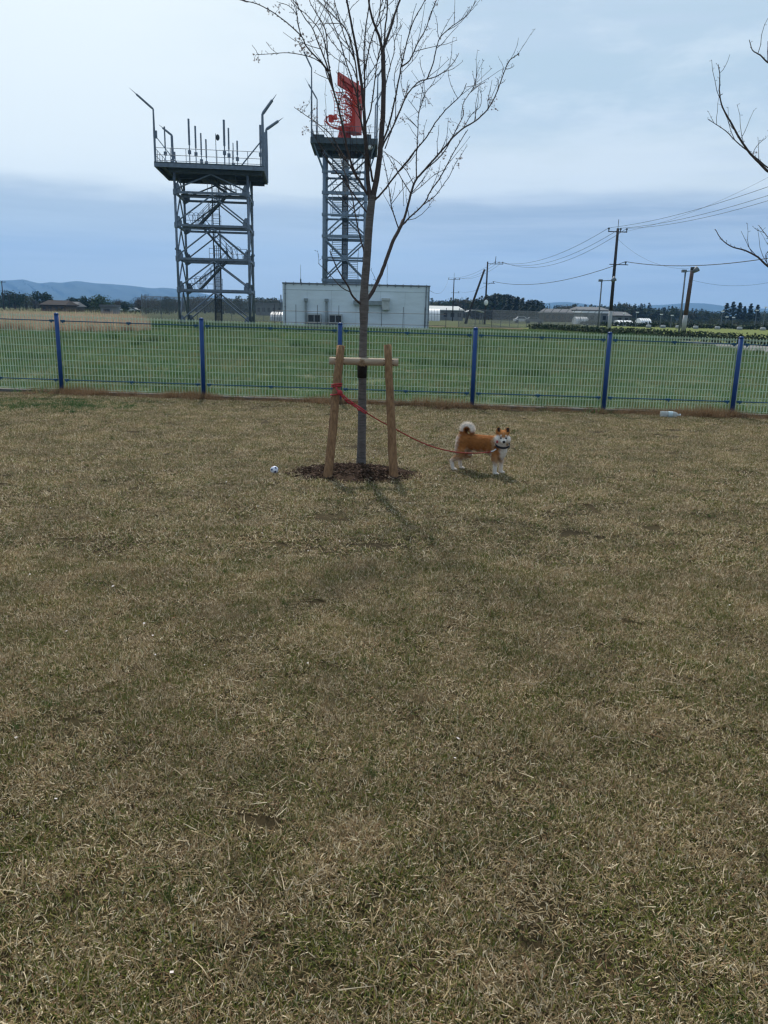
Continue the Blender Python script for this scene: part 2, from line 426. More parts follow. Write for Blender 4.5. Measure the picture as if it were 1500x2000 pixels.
stol = [blade_patch('lawn_runner%d' % i, .5, 60, .03, .085, .0014, .0030, (0, 22), B_lawn, .25, 0, 4, .012) for i in range(4)]
far_ = [blade_patch('lawn_mid%d' % i, .5, 1900, .012, .04, .0028, .0060, (3, 60), B_lawn, .5, 0, 2, .006) for i in range(5)]
mound_c = G(690, 926)
def off_mound(x, y): return 0. if ((x-mound_c.x)/.55)**2+((y-mound_c.y)/.36)**2 < 1 else 1.
def rr(n, a, b): return [random.uniform(a, b) for _ in range(n)]
p = grid_pts(.6, 4.6, lambda y: -vw(y), vw, .235, .36)
gn_scatter('lawn_grass_near', near, p, rr(len(p), 0, 6.28), rr(len(p), .85, 1.2), 'short dry straw coloured lawn with green tufts in the foreground', 'grass')
p = grid_pts(4.5, 15.2, lambda y: -vw(y), vw, .36, .4, lambda x, y: off_mound(x, y)*(y < fy(x)-.28))
gn_scatter('lawn_grass', far_, p, rr(len(p), 0, 6.28), rr(len(p), .85, 1.2), 'short dry lawn stretching back to the blue fence', 'grass')
p = grid_pts(.7, 10, lambda y: -vw(y), vw, .34, .6, lambda x, y: .8*off_mound(x, y))
gn_scatter('lawn_runners', stol, p, rr(len(p), 0, 6.28), rr(len(p), .6, 1.25), 'longer pale dry runners lying over the lawn', 'grass')
p = grid_pts(.7, 11, lambda y: -vw(y), vw, .30, .6, lambda x, y: .55*off_mound(x, y))
gn_scatter('lawn_tufts', tuft, p, rr(len(p), 0, 6.28), rr(len(p), .6, 1.25), 'small raised tufts of straw and green blades in the lawn', 'grass')

B_tuft = blade_mat('green_tuft_blades', [(.10, .12, .03), (.16, .15, .05)], [(.03, .07, .012), (.055, .10, .018), (.09, .13, .03)], (.3, .7), .5, 1., 2)
gt = [blade_patch('green_tuft%d' % i, .12, 90, .02, .055, .0014, .0030, (25, 85), B_tuft, .5, 4, 2, .003) for i in range(4)]
def clumpy(x, y): return max(0., .10+.9*(math.sin(x*1.9+1.3*math.sin(y*1.1))*math.sin(y*2.3+x*.7)))
p = grid_pts(.7, 13.5, lambda y: -vw(y), vw, .22, .6, lambda x, y: (.22+.18*clumpy(x, y))*off_mound(x, y)*(y < fy(x)-.3))
gn_scatter('green_tufts', gt, p, rr(len(p), 0, 6.28), rr(len(p), .5, 1.15), 'small green grass tufts scattered through the dry lawn', 'grass')
B_field = blade_mat('field_blades', [(.22, .21, .08), (.27, .24, .12), (.16, .19, .07)], [(.055, .135, .035), (.09, .19, .05), (.13, .22, .085), (.09, .17, .08)], (.36, .60), .30, .95, .6, .35)
fld = [blade_patch('field%d' % i, 1.1, 650, .05, .16, .006, .014, (25, 85), B_field, .4, 26, 2) for i in range(5)]
p = grid_pts(13, 40, lambda y: -vw(y)-1, lambda y: vw(y)+1, .8, .4, lambda x, y: (y > fy(x)+.35)*fieldside(x, y))
gn_scatter('field_grass', fld, p, rr(len(p), 0, 6.28), rr(len(p), .7, 1.3), 'rough green grass in the field beyond the blue fence', 'grass')
fldf = [blade_patch('fieldf%d' % i, 2.4, 700, .10, .28, .014, .032, (25, 85), B_field, .4, 40, 2) for i in range(4)]
p = grid_pts(40, 92, lambda y: -vw(y)-2, lambda y: vw(y)+2, 1.7, .4, fieldside)
gn_scatter('far_field_grass', fldf, p, rr(len(p), 0, 6.28), rr(len(p), .7, 1.3), 'green field grass running back to the white building', 'grass')
# taller dark green weeds before the building and along the field's far side
B_weed = blade_mat('weed_blades', [(.10, .15, .05), (.15, .17, .08)], [(.045, .11, .03), (.07, .15, .04), (.09, .17, .06)], (.3, .6), .3, 1., .5, .3)
weed = [blade_patch('weed%d' % i, 1.3, 420, .15, .55, .012, .03, (35, 88), B_weed, .4, 8, 3) for i in range(4)]
p = grid_pts(56, 68, lambda y: -22, lambda y: 60, 1.1, .5, lambda x, y: .75*fieldside(x, y))
p += grid_pts(20, 56, lambda y: -vw(y), vw, 3.2, .5, lambda x, y: fieldside(x, y)*(.22+.5*(abs(x+13) < 4 and y < 38)+.5*(x > 9 and y > 26)))
gn_scatter('weeds', weed, p, rr(len(p), 0, 6.28), rr(len(p), .35, 1.1), 'darker green weeds growing in clumps across the far field', 'weeds')
B_reed = blade_mat('reed_blades', [(.50, .36, .25), (.66, .50, .37), (.40, .29, .20), (.80, .66, .50)], [(.14, .15, .06), (.18, .17, .08)], (.3, .7), .05, .25, .3, .3)
reed = [blade_patch('reed%d' % i, 1.5, 380, .6, 1.5, .012, .03, (60, 89), B_reed, .35, 12, 3) for i in range(4)]
xl = G(0, 640).x
def reed_keep(x, y):
    q = (x/y*F+750)
    return 1. if q < 285-max(0, (53-y))*14 and y > 47.5+1.8*math.sin(x*.4) else 0.
p = grid_pts(46, 62, lambda y: -vw(y)-6, lambda y: -12, .75, .5, reed_keep)
gn_scatter('dry_reeds', reed, p, rr(len(p), 0, 6.28), rr(len(p), .55, .92), 'pale dry reeds standing at the left of the field', 'reeds')
# brown dead grass along the fence foot
B_dead = blade_mat('dead_grass_blades', [(.20, .115, .055), (.29, .18, .10), (.38, .26, .15), (.13, .08, .045)], [(.05, .09, .02), (.08, .11, .03)], (.5, .7), .0, .5, 1.2, .3)
dead = [blade_patch('dead%d' % i, .34, 420, .06, .19, .003, .006, (5, 80), B_dead, .6, 12, 3) for i in range(4)]
p = []
for i in range(620):
    x = random.uniform(-9.5, 9.5); h = .5+.5*math.sin(x*1.7+1)*math.sin(x*.61)
    q = (x/14*F+750)
    if q < 45 or (260 < q < 360 and random.random() < .6) or random.random() < .35*(math.sin(x*2.3)+.3): continue
    y = fy(x)-.10+random.gauss(0, .10)
    p.append((x, y, 0.))
gn_scatter('dead_grass_strip', dead, p, rr(len(p), 0, 6.28), [random.uniform(.4, .8)+.55*max(0, math.sin(q[0]*2.1)*math.sin(q[0]*.83+.6)) for q in p], 'rust brown dead grass along the foot of the blue fence', 'grass')
B_clov = blade_mat('clover_blades', [(.03, .10, .02), (.05, .13, .035)], [(.025, .09, .02), (.045, .12, .03)], (.3, .7), .3, .9, 2, .3)
clov = [blade_patch('clover%d' % i, .34, 420, .02, .06, .006, .014, (5, 60), B_clov, .6, 14, 2) for i in range(3)]
p = []
for i in range(330):
    q = random.uniform(-120, 300); yy = random.gauss(792, 7)
    if q > 200 and random.random() < .5: continue
    w = G(q, min(max(yy, 781), 814)); 
    if w.y < fy(w.x)-.16: p.append((w.x, w.y, 0))
gn_scatter('clover_patch', clov, p, rr(len(p), 0, 6.28), rr(len(p), .5, 1.), 'green clover patch on the lawn before the fence, far left', 'clover')

# ------------------------------------------------------------------ blue mesh fence
fx0 = xs[0]-2*sp
posts = [xs[0]-2*sp, xs[0]-sp]+list(xs)+[xs[-1]+sp, xs[-1]+2*sp]
posts = [float(x) for x in posts]
hf = (G(923, 797)-CAM).y
top = P(932, 641, hf).z; topl = P(114, 611, feet[0].y).z; topr = P(1442, 657, feet[-1].y).z
fence = thing('mesh_fence', (posts[4], fy(posts[4]), 0), 'long blue post fence with pale green wire mesh panels crossing behind the tree', 'fence')
print('fence top', top)
def fp(x, z, off=0.):
    k = (topl+(topr-topl)*(x-xs[0])/(xs[-1]-xs[0]))/top
    return Vector((x, fy(x), z*k if z > .3 else z))+fnorm*off
for x in posts:
    b = MB().tube([fp(x, -.1), fp(x, top-.03)], .0365, 12)
    po = b.obj('post', M_blue, fence, True)
    MB().tube([fp(x, top-.032), fp(x, top-.012), fp(x, top+.002)], [.039, .039, .020], 12).obj('post_cap', M_blue, po, True)
PT = top-.03
for i in range(len(posts)-1):
    a, c = posts[i]+.055/1., posts[i+1]-.055
    m = MB(); n = 44
    for k in range(n+1):
        x = a+(c-a)*k/n
        m.beam(fp(x, .06, .035), fp(x, PT, .035), .0100)
    nz = 10; zs = [.075+(PT-.11)*k/nz for k in range(nz+1)]
    for z in zs: m.beam(fp(a, z, .030), fp(c, z, .030), .0068)
    for z in (PT-.02, ): m.beam(fp(a, z, .041), fp(c, z, .041), .0065)
    tag(m.obj('mesh_panel', M_mesh, fence), kind='stuff')
    for z in (PT-.095, .235):
        r = MB().tube([fp(a, z, .015), fp(c, z, .015)], .0095, 6).obj('rail', M_railb, fence)
        mm = MB()
        for t in (.02, .5, .98):
            q = fp(a+(c-a)*t, z, .012); mm.box(q, (.07, .035, .035))
            mm.box(q+Vector((0, -.02, -.012)), (.02, .02, .045))
        tag(mm.obj('clamp', M_railb, r), kind='stuff')
M_strip = field_mat('bare_fence_soil', [(.05, .034, .022), (.085, .06, .038), (.11, .085, .05)], 3, 40)
sheet('bare_soil_strip', [tuple(fp(posts[0], 0, -.36).xy), tuple(fp(posts[-1], 0, -.30).xy), tuple(fp(posts[-1], 0, .3).xy), tuple(fp(posts[0], 0, .3).xy)], .004, M_strip)
# low concrete curb
cb = MB()
x = posts[0]
while x < posts[-1]:
    x2 = x+1.99
    cb.add([fp(x, -.05, -.06), fp(x2, -.05, -.06), fp(x2, .045, -.06), fp(x, .045, -.06), fp(x, -.05, .12), fp(x2, -.05, .12), fp(x2, .045, .12), fp(x, .045, .12)],
           [(0, 1, 2, 3), (3, 2, 6, 7), (7, 6, 5, 4), (1, 5, 6, 2), (0, 3, 7, 4)])
    x += 2.0
tag(cb.obj('curb', M_conc), kind='structure')

# ------------------------------------------------------------------ cherry tree
def densify(pts, n=4):
    out = []
    for i in range(len(pts)-1):
        p0 = pts[max(i-1, 0)]; p1 = pts[i]; p2 = pts[i+1]; p3 = pts[min(i+2, len(pts)-1)]
        for k in range(n):
            t = k/n
            out.append(tuple(.5*((2*p1[j])+(-p0[j]+p2[j])*t+(2*p0[j]-5*p1[j]+4*p2[j]-p3[j])*t*t+(-p0[j]+3*p1[j]-3*p2[j]+p3[j])*t**3) for j in range(len(p1))))
    out.append(tuple(pts[-1])); return out
class Tree:
    def __init__(s, base, label, d):
        s.root = thing('cherry_tree', base, label, 'tree'); s.placed = []; s.d = d
    def trace(s, pts, w0, w1, D=None, name='branch', m=None, n=7, twigs=1., z0=None, d0=None, sub=True):
        pts = densify(pts); k = len(pts)
        if d0 is None:
            if s.placed: q = min(s.placed, key=lambda q: (q[0]-pts[0][0])**2+(q[1]-pts[0][1])**2); d0 = q[2]
            else: d0 = s.d
        if D is None: D = random.uniform(-.75, .75)
        W_ = []; rs = []
        for i, (x, y) in enumerate(pts):
            t = i/(k-1); dd = d0+D*t**1.2
            jx = random.uniform(-.5, .5) if 0 < i and name == 'branch' else 0
            W_.append(P(x+jx, y, dd)); rs.append((w0*.95+(w1*1.05-w0*.95)*t**.85)*mpp(dd)/2)
            s.placed.append((x, y, dd))
        ob = MB().tube(W_, rs, n).obj(name, m or M_bark, s.root, True)
        if twigs and sub: s.twigs(ob, W_, rs, twigs)
        return W_
    def twigs(s, ob, W_, rs, dens):
        tm = MB(); 
        Lt = 0; nxt = random.uniform(.03, .12)
        for i in range(1, len(W_)):
            seg = (W_[i]-W_[i-1]); Lt += seg.length
            while Lt > nxt:
                nxt += random.uniform(.014, .05)/dens
                if rs[i] > .012 and random.random() < .6: continue
                p = W_[i-1].lerp(W_[i], random.random()); d = seg.normalized()
                sd = Vector((random.uniform(-1, 1), random.uniform(-1, 1), random.uniform(-.5, 1))).normalized()
                dirn = (d*random.uniform(.4, 1.1)+sd*.8).normalized()
                long = random.random() < .17*dens
                l = random.uniform(.10, .42) if long else random.uniform(.008, .030)
                q = [p]; dv = dirn.copy()
                for k in range(4 if long else 1):
                    dv = (dv+Vector((random.uniform(-.25, .25), random.uniform(-.25, .25), random.uniform(-.05, .3)))).normalized()
                    q.append(q[-1]+dv*l/(4 if long else 1))
                r0 = min(rs[i]*.8, .0034 if long else .0023)
                tm.tube(q, [r0*(1-.5*k/(len(q)-1)) for k in range(len(q))], 4, cap=False)
                for c_ in q[1:] if long else [q[-1]]:
                    if random.random() < .8:
                        M = dv.to_track_quat('Z', 'Y').to_matrix()
                        tm.ell(c_+dv*.003, (.0028, .0028, random.uniform(.005, .009)), M, 5, 3)
                    if long and random.random() < .7:
                        s2 = Vector((random.uniform(-1, 1), random.uniform(-1, 1), random.uniform(-.3, 1))).normalized()*random.uniform(.01, .03)
                        tm.tube([c_, c_+s2], [.0013, .001], 4, cap=False); tm.ell(c_+s2, (.0026, .0026, .006), s2.to_track_quat('Z', 'Y').to_matrix(), 5, 3)
        if tm.v: tag(tm.obj('twigs', M_twig, ob, True), kind='stuff')
    def blossom(s, px, py, n=7, spread=7):
        q = min(s.placed, key=lambda q: (q[0]-px)**2+(q[1]-py)**2); m = MB(); c = P(px, py, q[2])
        a0 = P(q[0], q[1], q[2]); m.tube([a0, a0.lerp(c, .6)+Vector((0, 0, .006)), c], .0012, 4, 1, False)
        for k in range(n):
            o = c+Vector((random.gauss(0, 1), random.gauss(0, 1), random.gauss(0, 1)))*spread*mpp(q[2])*.55
            m.tube([c, o], .0008, 3, 1, False)
            up_ = Vector((random.uniform(-1, 1), random.uniform(-1, 1), random.uniform(-1, .6))).normalized(); x, y = frame(up_)
            for j in range(5):
                an = j*2*math.pi/5+random.random()*.3; e = x*math.cos(an)+y*math.sin(an); sd = up_.cross(e)
                r = random.uniform(.008, .012)
                m.add([o, o+e*r*.55+sd*r*.38+up_*r*.3, o+e*r+up_*r*.35, o+e*r*.55-sd*r*.38+up_*r*.3], [(0, 1, 2, 3)])
        m.obj('blossom_cluster', [M_blossom, M_twig], s.root)

dT = G(705, 915).y
T = Tree(G(705, 915), 'young bare cherry tree with a few faded blossoms, held by two wooden stakes', dT)
pts = densify([(705, 917), (707, 830), (708, 740), (709, 680), (710.5, 630), (711, 597), (712, 560), (717, 500), (721, 440), (725, 400), (728, 382)], 5)
ws = np.interp([q[1] for q in pts][::-1], [382, 400, 480, 560, 590, 600, 640, 740, 850, 900, 917], [14, 14, 14, 15, 17, 18, 14.5, 16, 16.5, 18, 21])[::-1]
Wt = [P(x, y, dT) for x, y in pts]; T.placed += [(x, y, dT) for x, y in pts]
tr = MB().tube(Wt, [w*mpp(dT)/2*random.uniform(.97, 1.03) for w in ws], 14).obj('trunk', M_trunk, T.root, True)
A = T.trace
A([(727, 392), (735, 352), (742, 300), (746, 250), (749, 190), (749, 130), (747, 95)], 11.5, 7, .1, n=10, twigs=.5)
A([(747, 97), (740, 70), (727, 35), (720, 0), (712, -60), (700, -130), (695, -190)], 6, 1.2, -.3)
A([(748, 97), (758, 70), (772, 25), (785, -15), (800, -90), (806, -170)], 6, 1.2, .3)
A([(749, 110), (752, 60), (757, 10), (756, -50), (762, -150)], 4, 1, .1)
A([(723, 392), (718, 345), (715, 290), (712, 235), (708, 180), (702, 135), (695, 90), (685, 40), (677, 0), (665, -60), (655, -140)], 9, 1.8, -.3, n=9)
A([(728, 355), (723, 325), (714, 280), (706, 240), (699, 195), (697, 150), (690, 100), (677, 60), (655, 35), (630, 10), (600, -20)], 4.5, 1.4, -.7)
A([(711, 230), (712, 160), (711, 100), (715, 50), (722, 0), (726, -60)], 4, 1.3, .5)
A([(712, 140), (722, 90), (734, 50), (745, 10), (752, -30)], 3, 1.1, .7)
A([(709, 597), (690, 580), (678, 556), (660, 527), (644, 490)], 5, 1.6, -.5, twigs=.5)
A([(686, 571), (667, 561), (645, 538), (622, 514)], 2.2, 1, -.5, twigs=.4)
A([(714, 590), (729, 567), (744, 535), (757, 500), (768, 470), (780, 447), (787, 430)], 8, 6, .35, n=9, twigs=.3)
A([(787, 433), (796, 405), (803, 375), (813, 350), (824, 338), (850, 308), (868, 288), (885, 268), (905, 250), (929, 236), (950, 216), (963, 196), (975, 168), (985, 140), (995, 118), (1014, 105)], 5, 1.2, .6)
A([(783, 443), (800, 425), (828, 398), (840, 375), (858, 350), (872, 325), (885, 300), (900, 275), (914, 253)], 3.4, 1.2, -.2)
A([(779, 448), (771, 425), (764, 400), (760, 370), (753, 330), (747, 305)], 2.6, 1.1, -.4)
A([(813, 350), (813, 310), (815, 280), (816, 250), (818, 222), (828, 190), (835, 175), (849, 164)], 2.6, 1, .4)
A([(829, 333), (860, 305), (880, 275), (892, 250), (905, 225), (904, 205), (915, 185), (930, 170), (945, 162)], 2.4, 1, .9)
A([(827, 400), (850, 382), (868, 358), (880, 340), (890, 318), (900, 305)], 1.8, .9, .2)
A([(802, 378), (790, 358), (778, 338), (770, 325), (758, 305), (750, 295)], 2.2, 1, .5)
A([(808, 362), (795, 335), (776, 315), (755, 300)], 1.8, .9, .3)
A([(805, 378), (825, 362), (848, 342), (870, 330)], 1.6, .9, .5)
A([(765, 398), (790, 365), (808, 348)], 1.4, .8, -.3)
A([(733, 390), (748, 374), (776, 338), (795, 315), (814, 290), (833, 268), (850, 240), (870, 215), (890, 196), (903, 182), (911, 163)], 4, 1.1, -.6)
A([(745, 290), (755, 270), (772, 238), (788, 200), (800, 178), (818, 160), (833, 155), (850, 150), (870, 138), (886, 122), (896, 104)], 3.6, 1, .5)
A([(834, 154), (844, 130), (850, 105), (853, 90), (862, 70), (885, 50), (910, 32), (920, 18), (930, 2)], 2.6, .9, .2)
A([(746, 280), (758, 250), (770, 200), (780, 150), (784, 128), (795, 80), (808, 40), (825, 10), (838, -20)], 4, 1.2, -.4)
A([(784, 130), (800, 118), (815, 85), (830, 60), (843, 25), (852, 0), (858, -30)], 3, 1, -.1)
A([(752, 290), (770, 240), (787, 200), (800, 165)], 2.2, 1, .9)
A([(750, 180), (762, 130), (770, 100), (772, 75), (785, 50)], 2, .9, .3)
A([(718, 380), (700, 350), (687, 322), (677, 285), (668, 240), (660, 205), (652, 180), (640, 140), (628, 122), (612, 106), (597, 88), (588, 70), (560, 44), (530, 22), (500, 7), (470, 0), (440, -8)], 5, 1.1, -.8)
A([(650, 175), (640, 150), (632, 128), (615, 115), (590, 107), (560, 103), (530, 105), (500, 107)], 2.4, .9, -.3)
A([(504, 106), (498, 96), (492, 88)], 1, .7, 0, twigs=0)
A([(642, 140), (632, 110), (622, 85), (610, 55), (595, 35), (580, 10), (560, -15)], 3.2, 1, -.3)
A([(588, 72), (583, 50), (580, 30), (565, 12), (545, 5)], 2, .9, .2)
A([(645, 150), (638, 100), (625, 60), (600, 30), (578, 12), (560, -10)], 2.4, .9, .5)
A([(652, 180), (641, 120), (636, 60), (620, 30), (604, 0), (598, -30)], 3, 1, .8)
A([(691, 335), (668, 300), (645, 262), (618, 240), (597, 225), (575, 210)], 2.8, 1, .5)
A([(711, 492), (703, 462), (695, 425), (688, 385), (678, 352), (670, 325), (662, 300)], 3.6, 1.3, .6)
A([(719, 418), (700, 393), (684, 370), (664, 345), (647, 325), (628, 290), (612, 262)], 3.2, 1.1, -.2)
A([(697, 350), (680, 320), (655, 290), (636, 262), (620, 245)], 2, .9, .2)
A([(694, 120), (676, 80), (665, 45), (655, 10), (648, -30)], 2.6, 1, .4)
A([(699, 160), (688, 130), (672, 110), (655, 90), (640, 70), (628, 40)], 2, .9, .1)
A([(706, 215), (690, 165), (676, 120), (660, 70), (640, 20), (630, -10)], 3, 1, .9)
A([(712, 250), (724, 215), (731, 170), (737, 120), (745, 80), (742, 30), (745, -20)], 3, 1.1, -.9)
A([(705, 170), (718, 150), (735, 125), (746, 100), (760, 80), (772, 60)], 1.8, .9, -.3)
A([(733, 60), (745, 35), (752, 10), (760, -20)], 2, .9, .3)
A([(772, 235), (773, 190), (770, 150), (778, 120), (790, 100)], 1.8, .8, .2)
A([(775, 55), (775, 20), (770, -20)], 1.6, .8, .2)
A([(700, 190), (715, 170), (728, 150), (740, 130)], 1.5, .8, .2)
A([(662, 145), (663, 115), (675, 95)], 1.3, .7, 0)
A([(790, 190), (783, 160), (786, 130), (783, 100)], 1.3, .7, 0)
A([(816, 250), (800, 235), (790, 230)], 1.2, .7, 0)
A([(818, 222), (806, 205), (797, 195)], 1.2, .7, 0)
A([(829, 150), (822, 130), (820, 112)], 1.2, .7, 0)
A([(828, 155), (829, 180), (832, 210)], 1.2, .7, .1)
A([(805, 120), (806, 90), (804, 70)], 1.2, .7, .1)
A([(905, 250), (920, 225), (938, 208), (940, 185), (934, 172)], 1.5, .7, .2)
A([(971, 180), (973, 165), (972, 153)], 1, .6, .0, twigs=.4)
for bx, by, n in ((497, 115, 5), (505, 119, 4), (548, 12, 3), (526, 22, 5), (545, 18, 4), (585, 85, 9), (592, 95, 8), (600, 104, 8), (583, 75, 6), (612, 80, 6), (628, 85, 6),
                  (622, 72, 5), (590, 68, 5), (582, 10, 4), (704, 118, 6), (702, 205, 7), (704, 214, 5), (598, 252, 6), (594, 255, 4), (612, 215, 5), (615, 228, 7), (588, 212, 5), (594, 206, 4), (745, 235, 6),
                  (813, 190, 6), (834, 195, 5), (787, 235, 6), (790, 180, 5), (955, 195, 9), (960, 202, 6), (968, 213, 5), (918, 222, 4), (905, 240, 5), (884, 238, 4), (797, 325, 6), (866, 298, 5), (868, 306, 5), (898, 308, 7), (896, 322, 6),
                  (839, 394, 7), (846, 390, 5), (823, 262, 5), (838, 55, 4), (860, 75, 3), (648, 8, 4), (640, 12, 4), (848, 8, 4), (770, 330, 5), (842, 333, 4)):
    T.blossom(bx, by, n, 6)

# second cherry tree, mostly outside the frame on the right
dR = 8.6
T2 = Tree(P(1640, 925, dR)*1., 'leafless cherry tree whose branch tips reach in at the right edge', dR)
T2.root.location.z = 0
b0 = G(1655, 905); dR = b0.y; T2.d = dR; T2.root.location = b0
A2 = T2.trace
A2([(1655, 905), (1657, 780), (1660, 600), (1658, 480), (1654, 380), (1650, 250), (1648, 100), (1650, -100)], 18, 6, .1, 'trunk', M_trunk, 12, .2)
A2([(1654, 480), (1600, 405), (1545, 358), (1505, 338), (1482, 317), (1460, 293), (1440, 262), (1424, 233), (1410, 205), (1405, 175), (1406, 150), (1403, 127)], 7, 1.2, -.5)
A2([(1530, 350), (1500, 328), (1470, 303), (1440, 278), (1420, 258), (1405, 247), (1383, 233)], 3, 1, .2)
A2([(1658, 600), (1600, 570), (1540, 545), (1500, 520), (1480, 502), (1455, 489), (1430, 482), (1410, 468), (1397, 448)], 6, 1.2, -.2, twigs=.5)
A2([(1500, 519), (1495, 500), (1500, 492), (1510, 480)], 1.6, .8, 0)
A2([(1560, 552), (1530, 500), (1505, 470), (1492, 453), (1482, 440)], 2.2, .9, .3)
A2([(1650, 250), (1580, 170), (1530, 135), (1500, 122), (1485, 108), (1470, 98), (1464, 78)], 5, 1.1, -.3, twigs=.5)
A2([(1500, 120), (1499, 100), (1500, 80)], 1.8, .9, 0)
A2([(1470, 300), (1478, 285), (1495, 270)], 1.2, .7, .1)
T2.blossom(1476, 299, 5, 4)

# ------------------------------------------------------------------ soil ring round the tree
mc = mound_c
me = MB(); nr, na_ = 9, 40
vsx = []
for i in range(nr+1):
    r = i/nr
    for j in range(na_):
        a = 2*math.pi*j/na_; wob = 1+.12*math.sin(a*3+1)+.08*math.sin(a*7)
        z = .070*(1-r**2)+random.uniform(-.012, .014)*(1-r*.7)+.003
        if i == nr: z = -.01
        vsx.append((mc.x+.60*r*wob*math.cos(a), mc.y+.40*r*wob*math.sin(a), z))
me.add(vsx, [(i*na_+j, i*na_+(j+1) % na_, (i+1)*na_+(j+1) % na_, (i+1)*na_+j) for i in range(nr) for j in range(na_)])
M_soil = mat('dark_loose_soil', (.022, .014, .010), .95, 0, 0, 18, 1, 60, col2=(.06, .038, .026), spec=.05)
tag(me.obj('tree_soil', M_soil), kind='structure')
cl = MB()
for k in range(6500):
    a = random.uniform(0, 6.28); r = random.random()**.55*1.12; s_ = random.uniform(.004, .015)
    if random.random() < .06: s_ *= 1.6
    c = Vector((mc.x+.60*r*math.cos(a), mc.y+.40*r*math.sin(a), .070*max(0, 1-r*r)+s_*.5))
    q = Quaternion((random.gauss(0, 1), random.gauss(0, 1), random.gauss(0, 1), random.gauss(0, 1))).normalized().to_matrix()
    cl.ell(c, (s_, s_*random.uniform(.5, .9), s_*random.uniform(.3, .7)), q, 5, 3, random.choice((0, 0, 1)))
for k in range(140):
    a = random.uniform(0, 6.28); r = random.random()**.5*1.2; c = Vector((mc.x+.62*r*math.cos(a), mc.y+.42*r*math.sin(a), .05*max(0, 1-r*r)+.012)); e = random.uniform(0, 6.28); l = random.uniform(.02, .08)
    cl.beam(c, c+Vector((math.cos(e)*l, math.sin(e)*l, random.uniform(-.01, .02))), .004, .003, 2)
M_clod2 = mat('reddish_bark_mulch', (.09, .05, .034), .95, 0, .4, 30)
M_straw = mat('straw_litter', (.36, .28, .19), .9, 0, .3, 30)
tag(cl.obj('mulch', [M_soil, M_clod2, M_straw]), 'dark soil clods and bark mulch heaped round the staked cherry tree', 'mulch', kind='stuff')

# ------------------------------------------------------------------ stake frame
gl, gr = G(638, 938), G(771, 937)
dtop = dT-.14
sup = thing('tree_support', ((gl+gr)/2), 'H shaped support of two pale wooden poles and a crossbar round the cherry trunk', 'tree stake')
def log(a, b, r0, r1, m, name, par):
    pts = [a.lerp(b, k/10)+Vector((random.uniform(-1, 1), random.uniform(-1, 1), 0))*.0025*(0 < k < 10) for k in range(11)]
    rs = [(r0+(r1-r0)*k/10)*random.uniform(.97, 1.03) for k in range(11)]
    m_ = MB().tube(pts, rs, 14)
    m_.m[-1] = 1; m_.m[-2] = 1
    return m_.obj(name, [m, M_cut], par, True)
pl_t, pr_t = P(665.5, 676, dtop-.05), P(757, 674, dtop-.05)
log(gl-Vector((0, 0, .1)), pl_t, .043, .038, M_stake, 'pole', sup)
log(gr-Vector((0, 0, .1)), pr_t, .043, .035, M_stake, 'pole', sup)
bl, br_ = P(643.5, 704.5, dtop+.03), P(778, 708, dtop+.03)
log(bl, br_, .035, .036, M_bar, 'crossbar', sup)
def lash(cx, cy, dd, w):
    m = MB()
    for k in (-1, 1):
        a = P(cx-w, cy-5*k, dd-.045); b = P(cx, cy, dd-.095); c = P(cx+w, cy+5*k, dd-.045)
        m.tube(densify([tuple(a), tuple(b), tuple(c)], 4), .0035, 5)
    m.tube(densify([tuple(P(cx-w, cy+6, dd-.04)), tuple(P(cx-w*.4, cy+1, dd-.09)), tuple(P(cx+w*.4, cy+1, dd-.09)), tuple(P(cx+w, cy+6, dd-.04))], 3), .0035, 5)
    m.obj('twine', M_twine, sup)
lash(663, 706, dtop, 10); lash(759, 708, dtop, 10)
# binding and burlap where the trunk meets the bar
m = MB()
for k in range(26):
    a0 = k*.9; p0 = P(707+random.uniform(-5, 5), 701+random.uniform(-2, 14), dtop-.03-random.uniform(0, .02))
    p1 = P(707+random.uniform(-6, 6), 703+random.uniform(2, 14), dtop-.035-random.uniform(0, .02)); m.tube([p0, p1], .004, 5)
tag(m.obj('binding', M_palm, sup), kind='stuff')
pw = [P(707.6, 712, dT), P(707.4, 725, dT), P(707, 738, dT)]
MB().tube(pw, [.049, .047, .045], 16).obj('trunk_wrap', M_wrap, sup, True)

# ------------------------------------------------------------------ shiba dog
hd = Vector((G(970, 924)-G(896, 915.5))); heading = math.atan2(hd.y, hd.x)
fm = G(970.3, 924.2); hm = G(896, 915.2); ctr = (fm+hm)/2
print('dog', fm, hm, math.degrees(heading), hd.length)
HX = hd.length/2
ctr = ctr*.992; dog = thing('dog', (ctr.x, ctr.y, 0), 'red and white shiba dog standing on the lawn, head turned to the camera, tail curled', 'dog', rz=heading, local=True)
tocam = Vector((0-ctr.x, 0-ctr.y, 0)).normalized(); 
Ri = Matrix.Rotation(-heading, 3, 'Z')
dog.scale = (1.04, 1.04, 1.10); dog.location.z = -.004
def pix2loc(px, py, Y=None):     # where a picture point lies in the dog's own frame, on its mid plane
    d = ray(px, py); nrm = Matrix.Rotation(heading, 3, 'Z') @ Vector((0, 1, 0))
    t = (Vector((ctr.x, ctr.y, 0))-CAM).dot(nrm)/d.dot(nrm); return Ri @ (CAM+d*t-Vector((ctr.x, ctr.y, 0)))
for q in ((893, 879), (904, 856), (918.7, 830), (933, 846), (967, 852), (940, 885), (984, 858), (985, 873)): print('loc', q, pix2loc(*q))
b = MB()
def cap(p0, p1, r0, r1, n=10, k=6):
    p0 = Vector(p0); p1 = Vector(p1)
    b.tube([p0.lerp(p1, i/k) for i in range(k+1)], [r0+(r1-r0)*i/k for i in range(k+1)], n)
    b.ell(p0, (r0,)*3, None, n, 6); b.ell(p1, (r1,)*3, None, n, 6)
hx, sx = -HX, HX
